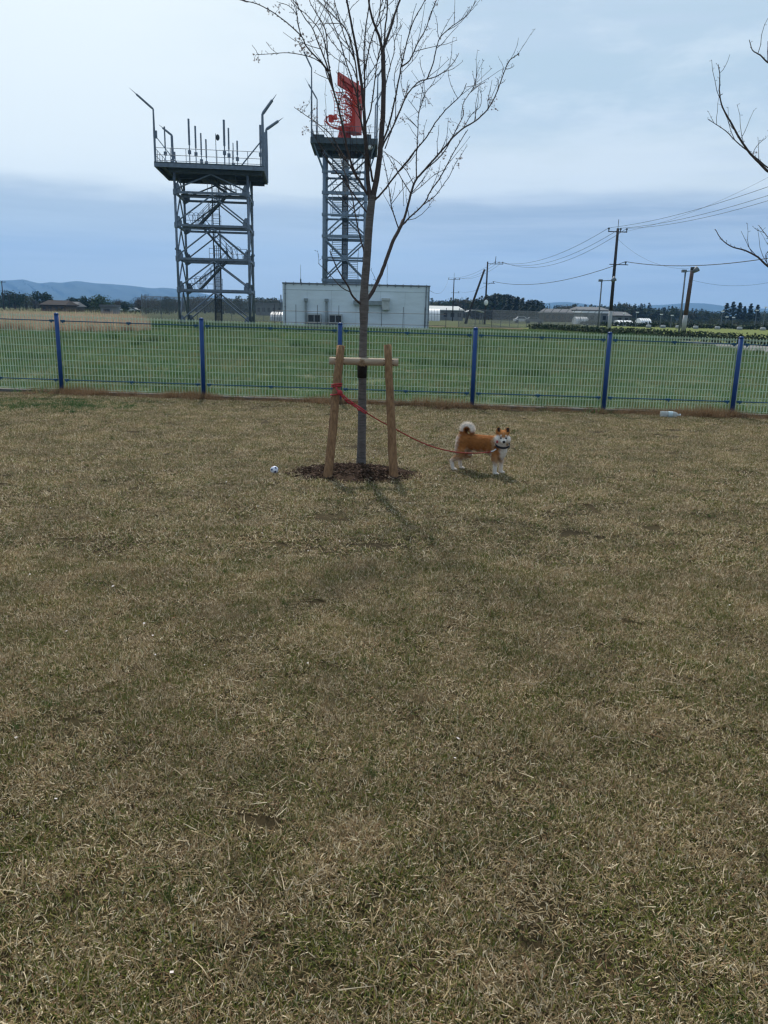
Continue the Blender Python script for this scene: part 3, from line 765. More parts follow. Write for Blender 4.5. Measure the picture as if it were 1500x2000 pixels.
b.ell((sx-.055, 0, .255), (.100, .076, .090)); b.ell((.02, 0, .266), (.15, .071, .074)); b.ell((hx+.075, 0, .268), (.105, .070, .076))
cap((hx+.03, 0, .285), (sx-.03, 0, .285), .055, .06)
b.ell((sx+.015, -.005, .225), (.065, .066, .085)); b.ell((sx+.01, -.01, .285), (.080, .073, .072))
hc = Vector((sx+.045, -.045, .345))        # head centre
cap((sx-.02, 0, .275), hc+Vector((-.02, .012, -.03)), .078, .060)
for s_, xo in ((1, .012), (-1, -.008)):
    cap((sx-.015+xo, s_*.052, .20), (sx+.0+xo, s_*.053, .11), .036, .0235); cap((sx+xo, s_*.053, .11), (sx-.004+xo, s_*.053, .025), .0225, .0185)
    b.ell((sx+.012+xo, s_*.053, .016), (.031, .022, .0165))
for s_, xo in ((1, .02), (-1, -.018)):
    b.ell((hx+.055+xo*.5, s_*.045, .225), (.062, .040, .085))
    cap((hx+.055+xo*.6, s_*.05, .19), (hx+.062+xo, s_*.054, .145), .050, .034)
    cap((hx+.062+xo, s_*.054, .145), (hx-.028+xo, s_*.052, .095), .032, .019); cap((hx-.03+xo, s_*.052, .095), (hx-.012+xo, s_*.052, .022), .0185, .0165)
    b.ell((hx+.004+xo, s_*.052, .015), (.029, .021, .0155))
# tail ring
tcx, tcz, trr = hx+.085, .372, .040
tp = []; 
for k in range(13):
    a = R(215-k*21); tp.append(Vector((tcx+math.cos(a)*trr*1.15, -.012*k/12, tcz+math.sin(a)*trr)))
b.tube([Vector((hx+.03, 0, .30)), Vector((hx+.032, 0, .325))]+tp, [.03, .03]+[.031-.012*(k/12)**2+.004*math.sin(k/12*3.14) for k in range(13)], 10)
# head, looking to the camera
Fh = (Ri @ Vector((-.02, -1, -.04))).normalized(); Uh = Vector((.0, 0, 1)); Sh = Fh.cross(Uh).normalized(); Uh = Sh.cross(Fh).normalized()
HM = Matrix((Sh, Fh, Uh)).transposed()      # columns side, forward, up
def hp(s_, f_, u_): return hc+Sh*s_+Fh*f_+Uh*u_
b.ell(hc, (.060, .058, .054), HM); b.ell(hp(0, .01, .018), (.050, .050, .045), HM)
for s_ in (-1, 1):
    b.ell(hp(s_*.036, .004, -.018), (.042, .042, .038), HM)
    # ear: a small leaning cone
    bs = hp(s_*.035, .000, .040); tp_ = hp(s_*.046, .010, .092)
    b.tube([bs, bs.lerp(tp_, .5), tp_], [.029, .020, .004], 8)
cap(hp(0, .035, -.018), hp(0, .088, -.028), .032, .019)
b.ell(hp(0, .06, -.036), (.020, .03, .013), HM)
tmp = b.obj('tmp', M_nose)
md = tmp.modifiers.new('r', 'REMESH'); md.mode = 'VOXEL'; md.voxel_size = .0045
md = tmp.modifiers.new('s', 'SMOOTH'); md.factor = .6; md.iterations = 5
dgv = bpy.context.evaluated_depsgraph_get(); bm_ = bpy.data.meshes.new_from_object(tmp.evaluated_get(dgv)); bpy.data.objects.remove(tmp)
bm_.name = 'body'; nvt = len(bm_.vertices); co = np.empty(nvt*3, np.float32); bm_.vertices.foreach_get('co', co); co = co.reshape(-1, 3)
noz = np.array([math.sin(c[0]*90+c[2]*60)*math.sin(c[1]*80+c[2]*110) for c in co])
ORG = np.array([.47, .185, .055]); ORD = np.array([.30, .10, .03]); CRM = np.array([.84, .76, .68]); PAL = np.array([.50, .33, .19])
def sst(a, b_, x): 
    t = np.clip((x-a)/(b_-a), 0, 1); return t*t*(3-2*t)
x, y, z = co[:, 0], co[:, 1], co[:, 2]
base = ORG[None]*(1-.12*sst(.2, 1, noz*.5+.5)[:, None])+0*co
base = base*(1-(sst(.20, .27, z)*(1-sst(.27, .33, z))*.25)[:, None])
def mixc(c, f): 
    global base
    base = base*(1-f[:, None])+c[None]*f[:, None]
mixc(CRM, (1-sst(.175, .225, z+noz*.012))*.8*(x > hx+.09)*(x < sx-.04)*(z > .14))             # belly
mixc(PAL, (1-sst(.12, .235, z+noz*.012))*.6); mixc(ORD, sst(.29, .33, z+noz*.01)*(x > hx+.02)*(x < sx-.06)*.45)
mixc(CRM, (1-sst(.07, .145, z+noz*.01))*.9)                # lower legs
mixc(CRM, (1-sst(hx-.025, hx+.045, x+noz*.010))*(z > .15)*(1-sst(.31, .35, z))*.9)      # rump
mixc(CRM, sst(sx+.018, sx+.045, x+noz*.008)*(1-sst(.28, .32, z))*sst(.08, .14, z))            # chest
mixc(PAL, sst(sx-.055, sx-.035, x)*(1-sst(sx-.03, sx-.01, x))*.7*(z > .2))                   # shoulder bar
# tail white outside
dt = np.sqrt((x-tcx)**2+(z-tcz)**2); istail = (z > .345)*(x < tcx+.085)
mixc(CRM*1.1, istail*sst(.030, .043, dt+noz*.003)*sst(.352, .375, z)); mixc(ORD*.35, istail*(1-sst(.018, .030, dt)))
# head markings in the head's own axes
hv = co-np.array(hc)[None]; hs = hv @ np.array(Sh); hf_ = hv @ np.array(Fh); hu = hv @ np.array(Uh)
ish = (np.sqrt(hs**2+hf_**2+hu**2) < .115)*((hf_ > -.035) | (hu > .03))*(hu > -.075)
mixc(ORG*1.05, ish*1.)
face = ish*sst(-.01, .02, hf_)
mixc(CRM*1.05, face*np.clip(1-sst(-.010, .012, hu-np.abs(hs)*.45+noz*.002), 0, 1))
mixc(PAL, ish*(1-sst(-.01, .02, hf_))*(1-sst(.0, .03, hu))*.8)
mixc(CRM, face*(np.abs(np.abs(hs)-.022) < .008)*(np.abs(hu-.022) < .007)*.8)
mixc(PAL*.9, ish*(hf_ > .04)*(np.abs(hs) < .007)*(hu > -.012)*.4)
mixc(np.array([.05, .03, .025]), ish*(hu > .050)*(hf_ > .006)*(np.abs(np.abs(hs)-.042) < .012)*(hu < .086)*1.)
colr = np.concatenate([np.clip(base, 0, 1), np.ones((nvt, 1))], 1).astype(np.float32)
at = bm_.attributes.new('col', 'FLOAT_COLOR', 'POINT'); at.data.foreach_set('color', colr.ravel())
M_fur = mat('dog_coat', (.9, .9, .9), .85, 0, .12, 60, .6, 220, attr=True, spec=.15)
bm_.materials.clear(); bm_.materials.append(M_fur); bm_.polygons.foreach_set('use_smooth', [True]*len(bm_.polygons))
body = bpy.data.objects.new('body', bm_); S.collection.objects.link(body); body.parent = dog
# short coat: small tapered hairs lying back along the body
nor = np.empty(nvt*3, np.float32); bm_.vertices.foreach_get('normal', nor); nor = nor.reshape(-1, 3)
V = []; Fc = []; C = []
for i in np.random.choice(nvt, min(nvt, 16000), replace=False):
    p_ = Vector(co[i]); n_ = Vector(nor[i])
    if ish[i] and hf_[i] > .02 : l = .005
    elif istail[i]: l = .020
    elif p_.z < .12: l = .006
    else: l = .017
    d = (n_*.55+Vector((-.8, 0, -.35))+Vector((random.gauss(0, .2), random.gauss(0, .2), random.gauss(0, .2)))).normalized()
    if istail[i]: d = (n_+Vector((random.gauss(0, .3), random.gauss(0, .3), random.gauss(0, .3)))).normalized()
    if d.dot(n_) < .12: d = (d+n_*(.2-d.dot(n_))).normalized()
    sd = d.cross(n_); sd = sd.normalized() if sd.length > 1e-4 else Vector((1, 0, 0)); k = len(V); w = .0016
    V += [p_-sd*w-n_*.001, p_+sd*w-n_*.001, p_+d*l*random.uniform(.6, 1.2)]; Fc.append((k, k+1, k+2)); c = colr[i]*np.float32(random.uniform(.85, 1.15)); C += [c, c, c]
fm_ = bpy.data.meshes.new('coat'); fm_.from_pydata([tuple(v) for v in V], [], Fc); at = fm_.attributes.new('col', 'FLOAT_COLOR', 'POINT'); at.data.foreach_set('color', np.array(C, dtype=np.float32).ravel())
fm_.materials.append(M_fur); fo = bpy.data.objects.new('coat', fm_); S.collection.objects.link(fo); fo.parent = dog; fo['kind'] = 'stuff'
for s_ in (-1, 1):
    MB().ell(hp(s_*.0245, .0575, .002), (.0095, .007, .007), HM).obj('eye', M_nose, dog, True)
MB().ell(hp(0, .106, -.022), (.015, .010, .012), HM).obj('nose', M_nose, dog, True)
MB().tube([hp(-.014, .088, -.043), hp(-.006, .100, -.041), hp(0, .103, -.038), hp(.006, .100, -.041), hp(.014, .088, -.043)], .0014, 5).obj('mouth', M_nose, dog)
# collar under the chin
cc = hc+Vector((.0, .004, -.062))+Fh*.012; cm = MB()
ring = [cc+Sh*math.cos(a)*.064+Fh*math.sin(a)*.060+Uh*(-.020*math.sin(a)) for a in [2*math.pi*k/24 for k in range(25)]]
vv = []
for p_ in ring:
    o_ = (p_-cc); o_.z = 0; o_.normalize(); vv += [p_-Uh*.009, p_+Uh*.009, p_+Uh*.009+o_*.004, p_-Uh*.009+o_*.004]
fs = [(4*i+j, 4*i+(j+1) % 4, 4*i+4+(j+1) % 4, 4*i+4+j) for i in range(24) for j in range(4)]
cm.add(vv, fs); col_ = cm.obj('collar', M_black, dog)
MB().tube([cc+Sh*.03*math.cos(a)*.25-Sh*.050+Fh*.045+Uh*(.015*math.sin(a)) for a in [6.28*k/12 for k in range(13)]], .002, 5).obj('ring', M_lamp, col_)
MB().box(cc+Sh*.056+Fh*.03+Uh*.028, (.014, .014, .022), HM).obj('red_tag', M_red, col_)

# ------------------------------------------------------------------ leash
endl = Matrix.Rotation(heading, 3, 'Z') @ Vector((HX+.0, -.085, .235)) + Vector((ctr.x, ctr.y, 0))
end = P(962, 882, endl.y)
dpole = P(655, 780, 7.3).y
def pole_d(py):
    t = (938-py)/(938-676); return gl.y+(pl_t.y-gl.y)*t
kn = P(664, 768, pole_d(768)-.06); dk = kn.y
leash = thing('leash', (gl.x, gl.y, 0), 'red rope and leather leash running from the left stake to the dog', 'leash')
def dlerp(px): return dk+(end.y-dk)*(px-664)/(962-664)
midp = [(664, 768), (680, 783), (700, 796), (716, 807)]
for o_ in (-1.6, 1.6):
    pts = densify([(x_+o_*.6, y_-o_, dlerp(x_)) for x_, y_ in midp], 4)
    MB().tube([P(x_+random.uniform(-.5, .5), y_+random.uniform(-.5, .5), d_) for x_, y_, d_ in pts], .0065, 7).obj('rope', M_red, leash, True)
for k in range(5):
    m = MB(); c = P(670+k*8+random.uniform(-2, 2), 774+k*6.5, dlerp(670+k*8)-.004); m.ell(c, (.016, .012, .011), None, 8, 6); m.obj('knot', M_red, leash, True)
MB().ell(P(664, 767, dk), (.026, .02, .026), None, 8, 6).obj('knot', M_red, leash, True)
lp = densify([(x_, y_, dlerp(x_)) for x_, y_ in ((714, 805), (740, 821), (765, 834), (800, 853), (835, 869), (865, 878), (890, 883), (915, 885), (940, 884.5), (962, 882))], 4)
MB().tube([P(*q) for q in lp], .0058, 7).obj('leather_strap', M_redd, leash, True)
MB().tube([P(958, 882.5, end.y), P(964, 880.5, end.y-.005), P(969, 877, end.y-.01)], .006, 7).obj('snap_hook', M_white, leash, True)
def wrap(py0, py1, turns):
    pts = []
    ax0 = gl; ax1 = pl_t
    for k in range(int(turns*16)+1):
        t = k/(turns*16); py = py0+(py1-py0)*t; u = (938-py)/(938-676); c = ax0.lerp(ax1, u); a = 2*math.pi*turns*t+1
        pts.append(c+Vector((math.cos(a), math.sin(a), 0))*.049+Vector((0, 0, .012*math.sin(a+2))))
    return pts
MB().tube(wrap(749, 757, 2), .007, 6).obj('loop', M_red, leash, True)
MB().tube(wrap(768, 776, 1.3), .006, 6).obj('loop', M_red, leash, True)
MB().tube([P(656, 757, pole_d(757)-.055), P(660, 763, pole_d(763)-.06), kn], .0085, 7).obj('rope', M_red, leash, True)

# ------------------------------------------------------------------ ball
bc = G(536, 925.5); rb = 8.1*mpp(bc.y)
def icosa():
    g = (1+5**.5)/2; v = []
    for a in (-1, 1):
        for b_ in (-g, g): v += [(0, a, b_), (a, b_, 0), (b_, 0, a)]
    return [Vector(q).normalized() for q in v]
iv = icosa(); m = MB()
def onb(q): return q.normalized()*rb
ang_e = iv[0].angle(min([q for q in iv if q is not iv[0]], key=lambda q: q.angle(iv[0])))
RB = Matrix.Rotation(.35, 3, 'X') @ Matrix.Rotation(.9, 3, 'Z')
m.ell((0, 0, 0), (rb*.985,)*3, None, 32, 20, 0)
for i, q in enumerate(iv):
    nb = sorted([w for w in iv if w is not q], key=lambda w: w.angle(q))[:5]; x, y = frame(q); nb.sort(key=lambda w: math.atan2(w.dot(y), w.dot(x)))
    cs = [q.slerp(w, .30) for w in nb]
    m.add([onb(q)*1.006]+[onb(c)*1.002 for c in cs], [(0, k+1, (k+1) % 5+1) for k in range(5)], 2 if i in (2, 9) else 1)
    for w in nb:      # seams between the panels
        a_ = q.slerp(w, .30); c_ = q.slerp(w, .5); m.tube([onb(a_)*.99, onb(c_)*.99], rb*.018, 4, 3, False)
m.v = [tuple(RB @ Vector(v)) for v in m.v]
ballw = mat('ball_white', (.72, .74, .84), .4, 0, .05, 20); ballb = mat('ball_blue', (.02, .03, .13), .4, 0, .1, 20); ballr = mat('ball_red', (.45, .08, .10), .4, 0, .1, 20)
bo = m.obj('ball', [ballw, ballb, ballr, M_lamp], None, True); bo.location = (bc.x, bc.y, rb*.97)
tag(bo, 'small white toy football with dark blue patches left of the staked tree', 'ball')

# ------------------------------------------------------------------ bottle by the fence
g0 = G(1307, 816); bx = thing('bottle', (g0.x, g0.y, 0), 'clear plastic bottle lying on the brown grass by the fence foot', 'bottle')
glass = bpy.data.materials.new('clear_plastic'); glass.use_nodes = True; b_ = glass.node_tree.nodes['Principled BSDF']
b_.inputs['Base Color'].default_value = (.8, .85, .85, 1); b_.inputs['Roughness'].default_value = .15; b_.inputs['Transmission Weight'].default_value = .6; b_.inputs['IOR'].default_value = 1.2
nzb = glass.node_tree.nodes.new('ShaderNodeTexNoise'); nzb.inputs['Scale'].default_value = 25; bpb = glass.node_tree.nodes.new('ShaderNodeBump'); bpb.inputs['Strength'].default_value = .4
glass.node_tree.links.new(nzb.outputs[0], bpb.inputs['Height']); glass.node_tree.links.new(bpb.outputs[0], b_.inputs['Normal'])
ax = (fdir+Vector((0, -.12, 0))).normalized(); c0 = Vector((g0.x, g0.y, .053))
prof = [(-.145, .02), (-.142, .045), (-.12, .05), (-.05, .050), (-.04, .046), (-.03, .050), (.05, .050), (.09, .044), (.12, .022), (.135, .015), (.15, .015)]
MB().tube([c0+ax*a for a, r in prof], [r for a, r in prof], 16).obj('bottle_body', glass, bx, True)
MB().tube([c0+ax*.147, c0+ax*.168], .018, 12).obj('cap', M_white, bx, True)
MB().tube([c0+ax*-.02, c0+ax*.045], .0515, 16, cap=False).obj('label_band', mat('pale_label', (.45, .55, .58), .5), bx, True)

# ------------------------------------------------------------------ left steel tower
def lattice_tower(c, rz, w, dpt):
    """returns function local->world"""
    Mz = Matrix.Rotation(rz, 3, 'Z')
    return lambda x, y, z: c+Mz @ Vector((x, y, z))
D1 = 84.
pfl = P(352, 560, D1); pfr = P(478, 566, D1)          # front leg lines
w1 = (P(481, 440, D1)-P(349, 440, D1)).length; cen = (P(349, 440, D1)+P(481, 440, D1))/2
w1 = 7.1; dep = 6.6; rz1 = R(6)
Mz = Matrix.Rotation(rz1, 3, 'Z')
c1 = Vector((cen.x, cen.y, 0))+Mz @ Vector((0, dep/2, 0))
TL = lambda x, y, z: c1+Mz @ Vector((x, y, z))
tw = thing('steel_tower', (c1.x, c1.y, 0), 'squat grey steel lattice tower with an overhanging railed platform and short aerials', 'tower')
lv = [P(349, q, D1).z for q in (566, 505, 440, 376)]; zp = P(400, 336, D1).z
print('levels', lv, zp, w1)
lv = [0]+lv+[zp]
hw, hd_ = w1/2, dep/2
cor = [(-hw, -hd_), (hw, -hd_), (hw, hd_), (-hw, hd_)]
for x, y in cor:
    lg = MB().tube([TL(x, y, -.2), TL(x, y, zp)], .125, 10).obj('leg', M_steel, tw, True)
    fl = MB()
    for z in lv[1:-1]:
        fl.tube([TL(x, y, z-.28), TL(x, y, z-.25), TL(x, y, z+.25), TL(x, y, z+.28)], [.125, .19, .19, .125], 8)
    for z in (lv[2]+.9, ): fl.tube([TL(x, y, z-.1), TL(x, y, z+.1)], .22, 8)
    tag(fl.obj('flanges', M_steel, lg), kind='stuff')
for li in range(5):
    z0, z1 = lv[li], lv[li+1]
    for a in range(4):
        (xa, ya), (xb, yb) = cor[a], cor[(a+1) % 4]; xm, ym = (xa+xb)/2, (ya+yb)/2
        if li < 4: MB().beam(TL(xa, ya, z1), TL(xb, yb, z1), .18, .22).obj('girder', M_steel, tw)
        for (xx, yy) in ((xa, ya), (xb, yb)):
            MB().tube([TL(xx, yy, z0+.25), TL(xm, ym, z1-.2)], .075, 8).obj('brace', M_steel, tw)
            if li < 4 or 1:
                g_ = TL(xx, yy, z0+.1); e_ = (TL(xm, ym, z0)-TL(xx, yy, z0)).normalized()
                MB().add([g_+e_*.1+Vector((0, 0, -.45)), g_+e_*.58+Vector((0, 0, -.16)), g_+e_*.58+Vector((0, 0, .28)), g_+e_*.35+Vector((0, 0, .75)), g_+e_*.1+Vector((0, 0, .75))]+
                         [q+Vector((0, .03, 0)) for q in [g_+e_*.1+Vector((0, 0, -.45)), g_+e_*.58+Vector((0, 0, -.16)), g_+e_*.58+Vector((0, 0, .28)), g_+e_*.35+Vector((0, 0, .75)), g_+e_*.1+Vector((0, 0, .75))]],
                         [(0, 1, 2, 3, 4), (9, 8, 7, 6, 5), (0, 5, 6, 1), (1, 6, 7, 2), (2, 7, 8, 3), (3, 8, 9, 4)]).obj('gusset', M_steel, tw)
    # landing walk and a flight of stairs
    if li < 4:
        MB().box(TL(0, -.2, z1+.10), (w1-.5, 1.9, .07), Mz).obj('walkway', M_steel_d, tw)
        MB().beam(TL(-hw, -.9, z1-.08), TL(hw, -.9, z1-.08), .16, .2).obj('girder', M_steel, tw)
    if li >= 1:
        sgn = 1 if li % 2 == 0 else -1
        x0_, x1_ = -sgn*1.9, sgn*1.1
        xa, xb = (1.6, -.9) if li % 2 == 0 else (-1.6, .9)
        # flight climbs from one side of the level to the other
        st = MB(); a = TL(xa*1.05, -1.0, z0+.1); b_ = TL(xb*1.3, -1.0, z1)
        for o_ in (-.42, .42):
            o3 = Mz @ Vector((0, o_, 0)); st.beam(a+o3, b_+o3, .05, .20)
            for hh in (.55, 1.05): st.tube([a+o3+Vector((0, 0, hh)), b_+o3+Vector((0, 0, hh))], .025, 5)
            for k in range(6): q = a.lerp(b_, k/5)+o3; st.tube([q, q+Vector((0, 0, 1.05))], .025, 5)
        for k in range(14): q = a.lerp(b_, (k+.5)/14); st.box(q, (.26, .84, .04), Mz)
        st.obj('stair', M_steel_d, tw)
        rl = MB()
        for xx in np.linspace(-.2, 1., 5):
            X = (hw-.4)*(1 if xa > 0 else -1)*xx
            rl.tube([TL(X, -1.1, z0+.15), TL(X, -1.1, z0+1.25)], .025, 5)
        for hh in (.7, 1.2): rl.tube([TL(-(hw-.4)*(.2 if xa > 0 else -.2), -1.1, z0+hh), TL((hw-.4)*(1 if xa > 0 else -1), -1.1, z0+hh)], .025, 5)
        for k in range(5):   # safety hoops at the stair foot
            X = xa*1.15+(k-2)*.22; pts = [TL(X, -1.1+.0, z0+.2)]+[TL(X+.32*math.cos(t_), -1.1, z0+1.1+.35*math.sin(t_)) for t_ in np.linspace(math.pi, 0, 6)]+[TL(X+.5, -1.1, z0+.2)]
            if k % 2 == 0: rl.tube(pts, .022, 4)
        rl.obj('landing_rail', M_steel, tw)
# central cable ladder
cbm = MB()
for o_ in (-.34, .34): cbm.beam(TL(o_, .5, 0), TL(o_, .5, zp), .10, .12)
z = .3
while z < zp: cbm.beam(TL(-.34, .5, z), TL(.34, .5, z), .05, .05); z += .45
cbm.obj('cable_ladder', M_steel_d, tw)
cq = MB()
for k in range(6): cq.tube([TL(-.25+.1*k, .56, 0), TL(-.25+.1*k, .56, lv[2]-.4 if k % 2 else zp*.55)], .035, 5)
cq.obj('cables', M_wire, tw)
# platform, placed by its measured edges
Dp = 83.0
pl_, pr2 = P(302, 304, Dp), P(508, 316, Dp); zt = (pl_.z+pr2.z)/2
xl_ = (Mz.inverted() @ (pl_-c1)).x; xr_ = (Mz.inverted() @ (pr2-c1)).x+.35
yf, yb_ = -hd_-1.0, hd_+1.2
print('platform', xl_, xr_, zt, zp)
zt = zp+.62
def prism(m, x0, x1, y0, y1, z0, z1, f=TL, mi=0):
    vs_ = [f(x, y, z) for z in (z0, z1) for x, y in ((x0, y0), (x1, y0), (x1, y1), (x0, y1))]
    return m.add(vs_, [(3, 2, 1, 0), (4, 5, 6, 7), (0, 1, 5, 4), (1, 2, 6, 5), (2, 3, 7, 6), (3, 0, 4, 7)], mi)
pf = MB(); prism(pf, xl_, xr_, yf, yb_, zt-.12, zt)
plat = pf.obj('platform', M_steel_d, tw)
for y0, y1 in ((yf, yf+.2), (yb_-.2, yb_)): m = MB(); prism(m, xl_, xr_, y0-.003, y1+.003, zt-.46, zt-.11); m.obj('edge_beam', M_steel, plat)
for x0, x1 in ((xl_, xl_+.2), (xr_-.2, xr_)): m = MB(); prism(m, x0-.003, x1+.003, yf+.2, yb_-.2, zt-.46, zt-.11); m.obj('edge_beam', M_steel_d, plat)
for k in range(9):
    xx = xl_+.9+(xr_-xl_-1.8)*k/8; m = MB(); prism(m, xx-.07, xx+.07, yf+.22, yb_-.22, zt-.42, zt-.13); m.obj('joist', M_steel_d, plat)
for yy in (-hd_, 0, hd_): m = MB(); prism(m, xl_+1.2, xr_-.3, yy-.13, yy+.13, zt-.80, zt-.43); m.obj('joist', M_steel_d, plat)
m = MB(); prism(m, -1.3, 2.2, -1.5, 1.4, zt-.95, zt-.47); m.obj('hatch_box', M_steel_d, plat)
def railing(m, f, x0, x1, y0, y1, z, h=1.15, step=1.7, balu=0, r=.03, mids=(.5,)):
    cs = [(x0, y0), (x1, y0), (x1, y1), (x0, y1), (x0, y0)]
    for (xa, ya), (xb, yb) in zip(cs, cs[1:]):
        l = math.hypot(xb-xa, yb-ya); n = max(1, round(l/step))
        for hh in (h,)+tuple(h*q for q in mids): m.tube([f(xa, ya, z+hh), f(xb, yb, z+hh)], r, 5)
        for k in range(n): t = k/n; m.tube([f(xa+(xb-xa)*t, ya+(yb-ya)*t, z), f(xa+(xb-xa)*t, ya+(yb-ya)*t, z+h)], r, 5)
        if balu:
            nb = int(l/balu)
            for k in range(nb): t = k/nb; m.beam(f(xa+(xb-xa)*t, ya+(yb-ya)*t, z), f(xa+(xb-xa)*t, ya+(yb-ya)*t, z+h), .018)
    return m
railing(MB(), TL, xl_+.1, xr_-.1, yf+.1, yb_-.1, zt, 1.25, 1.5, mids=(.5, .1)).obj('railing', M_steel, tw)
# bent lightning rods at the corners: px positions of knee, tip
def rodpath(f, x, y, z, h, dx, dz, r, name, par, strut=0):
    m = MB(); a = f(x, y, z); k = f(x, y, z+h); t = f(x+dx, y, z+h+dz); t2 = f(x+dx*1.42, y, z+h+dz*1.42)
    m.tube([a, f(x, y, z+h*.55), k], [r, r, r*.7], 8); m.tube([k, k.lerp(t, .12), t], [r*.7, r*.95, r*.85], 8); m.tube([t, t2], [r*.35, r*.1], 5)
    if strut: m.tube([f(x, y, z+h*.55), f(x+strut, y, z)], r*.42, 6); m.box(f(x+.12*(1 if strut > 0 else -1), y, z+h*.55), (.3, .1, .7), Mz)
    return m.obj(name, M_steel, par)
mp1 = mpp(Dp)
rodpath(TL, xl_+.12, yf+.15, zt-.3, (303-216)*mp1+.3, -28*mp1, 23*mp1, .11, 'lightning_rod', tw, 2.2)
rodpath(TL, xr_-.1, yf+.15, zt-.3, (312-225)*mp1+.3, 18*mp1, 24*mp1, .16, 'lightning_rod', tw, -2.3)
rodpath(TL, xl_+.55, yb_-.15, zt-.3, 3.5+.3+.5, -16*mp1*1.1, 12*mp1*1.1, .12, 'lightning_rod', tw, 1.3)
rodpath(TL, xr_-.1, yb_-.15, zt-.3, 5.0+.3, 22*mp1*1.1, 15*mp1*1.1, .17, 'lightning_rod', tw)
for px_, yt, r_, k_ in ((321, 247, .07, 0), (334, 262, .06, 1), (368, 232, .10, 0), (381, 246, .09, 0), (392, 260, .08, 1), (402, 272, .08, 1), (437, 234, .11, 0), (446, 250, .08, 0), (455, 279, .05, 1), (463, 275, .08, 0), (508, 244, .10, 0), (516, 258, .08, 1)):
    dd = Dp+random.uniform(.3, .8)+(5 if k_ else 1.0); tp_ = P(px_, yt, dd); bt = Vector((tp_.x, tp_.y, zt)); h_ = tp_.z-zt
    m = MB().tube([bt, bt+Vector((0, 0, h_*.45))], r_*.55, 6).tube([bt+Vector((0, 0, h_*.45)), tp_], r_, 8)
    m.box(bt+Vector((0, 0, h_*.3)), (.28, .2, .35))
    m.obj('aerial', M_steel, tw)
m = MB(); q = P(421, 262, Dp+3); q0 = Vector((q.x, q.y, zt)); m.tube([q0, q+Vector((0, 0, .05))], .03, 6)
m.ell(q+Vector((.2, 0, -.3)), (.2, .06, .3)); m.box(q+Vector((.12, 0, -.35)), (.2, .1, .12)); m.obj('wind_sensor', M_steel_d, tw)

# ------------------------------------------------------------------ radar tower
D2 = 118.
cL, cR = P(632, 450, D2), P(712, 450, D2); w2 = (cR-cL).x; hw2 = w2/2; c2 = Vector(((cL.x+cR.x)/2, D2+hw2, 0))
rz2 = R(1.5); Mz2 = Matrix.Rotation(rz2, 3, 'Z')
T2f = lambda x, y, z: c2+Mz2 @ Vector((x, y, z))
rt_ = thing('radar_tower', (c2.x, c2.y, 0), 'tall blue grey lattice tower behind the white building, carrying an orange rotating radar antenna', 'tower')
lz = [P(632, q, D2).z for q in (547, 503, 461, 419, 376, 335)]; zp2 = P(632, 291, D2).z
lz = [0, lz[0]/2]+lz+[zp2]
print('radar', lz, w2, zp2)
cor2 = [(-hw2, -hw2), (hw2, -hw2), (hw2, hw2), (-hw2, hw2)]
for x, y in cor2:
    lg = MB().tube([T2f(x, y, -.2), T2f(x, y, zp2)], .24, 10).obj('leg', M_steel_b, rt_, True)
    m = MB()
    for z in lz[1:-1]: m.tube([T2f(x, y, z-.2), T2f(x, y, z+.2)], .34, 8)
    tag(m.obj('flanges', M_steel_b, lg), kind='stuff')
for a in range(4):
    (xa, ya), (xb, yb) = cor2[a], cor2[(a+1) % 4]; xm, ym = (xa+xb)/2, (ya+yb)/2
    for i, z in enumerate(lz[1:-1]):
        MB().beam(T2f(xa, ya, z), T2f(xb, yb, z), .22, .42 if i % 2 == 1 else .26).obj('girder', M_steel_b, rt_)
        if i % 2 == 1: 
            for s_ in (-1, 1): pass
        else:
            MB().box(T2f(xm, ym, z), (.9 if ya == yb else .12, .12 if ya == yb else .9, .8), Mz2).obj('gusset', M_steel_b, rt_)
    # X braces meet at the odd levels
    for i in range(1, len(lz)-1, 2):
        zc = lz[i]
        for (xx, yy) in ((xa, ya), (xb, yb)):
            MB().tube([T2f(xx, yy, lz[i-1]+.3), T2f(xm, ym, zc)], .12, 6).obj('brace', M_steel_b, rt_)
            MB().tube([T2f(xx, yy, lz[i+1]-.3), T2f(xm, ym, zc)], .12, 6).obj('brace', M_steel_b, rt_)
# stair tower in the core
core = MB()
for x in (-.35, .35): core.beam(T2f(x, -.6, 0), T2f(x, -.6, zp2), .16, .2)
for k in range(7): core.tube([T2f(-.3+k*.1, -.5, 0), T2f(-.3+k*.1, -.5, zp2)], .05, 5)
z = .5
while z < zp2: core.beam(T2f(-.4, -.6, z), T2f(.4, -.6, z), .1); z += 1.3
core.obj('cable_riser', M_steel_d, rt_)
lst = []
zz_ = [lz[2]]; 
for k in range(2, len(lz)-1):
    z0, z1 = lz[k], lz[k+1]; side = 1 if k % 2 == 0 else -1; xc = side*1.15
    m = MB(); n = 11
    for j in range(n): 
        t = j/n; m.box(T2f(xc, -1.3+2.4*t, z0+(z1-z0)*t+.2), (1.3, .22, .06), Mz2)
    for o_ in (-.7, .7): m.beam(T2f(xc+o_, -1.3, z0+.1), T2f(xc+o_, 1.1, z1-.1), .06, .22); m.tube([T2f(xc+o_, -1.3, z0+1.2), T2f(xc+o_, 1.1, z1+.9)], .03, 5)
    m.obj('stair', M_steel_b, rt_)
    m = MB(); prism(m, -2.0, 2.0, -1.9, -1.2, z0-.05, z0+.08, T2f)
    for X in (-2., 2.): m.tube([T2f(X, -1.9, z0), T2f(X, -1.9, z0+1.2)], .03, 5)
    m.tube([T2f(-2, -1.9, z0+1.2), T2f(2, -1.9, z0+1.2)], .03, 5)
    m.obj('landing', M_steel_d, rt_)
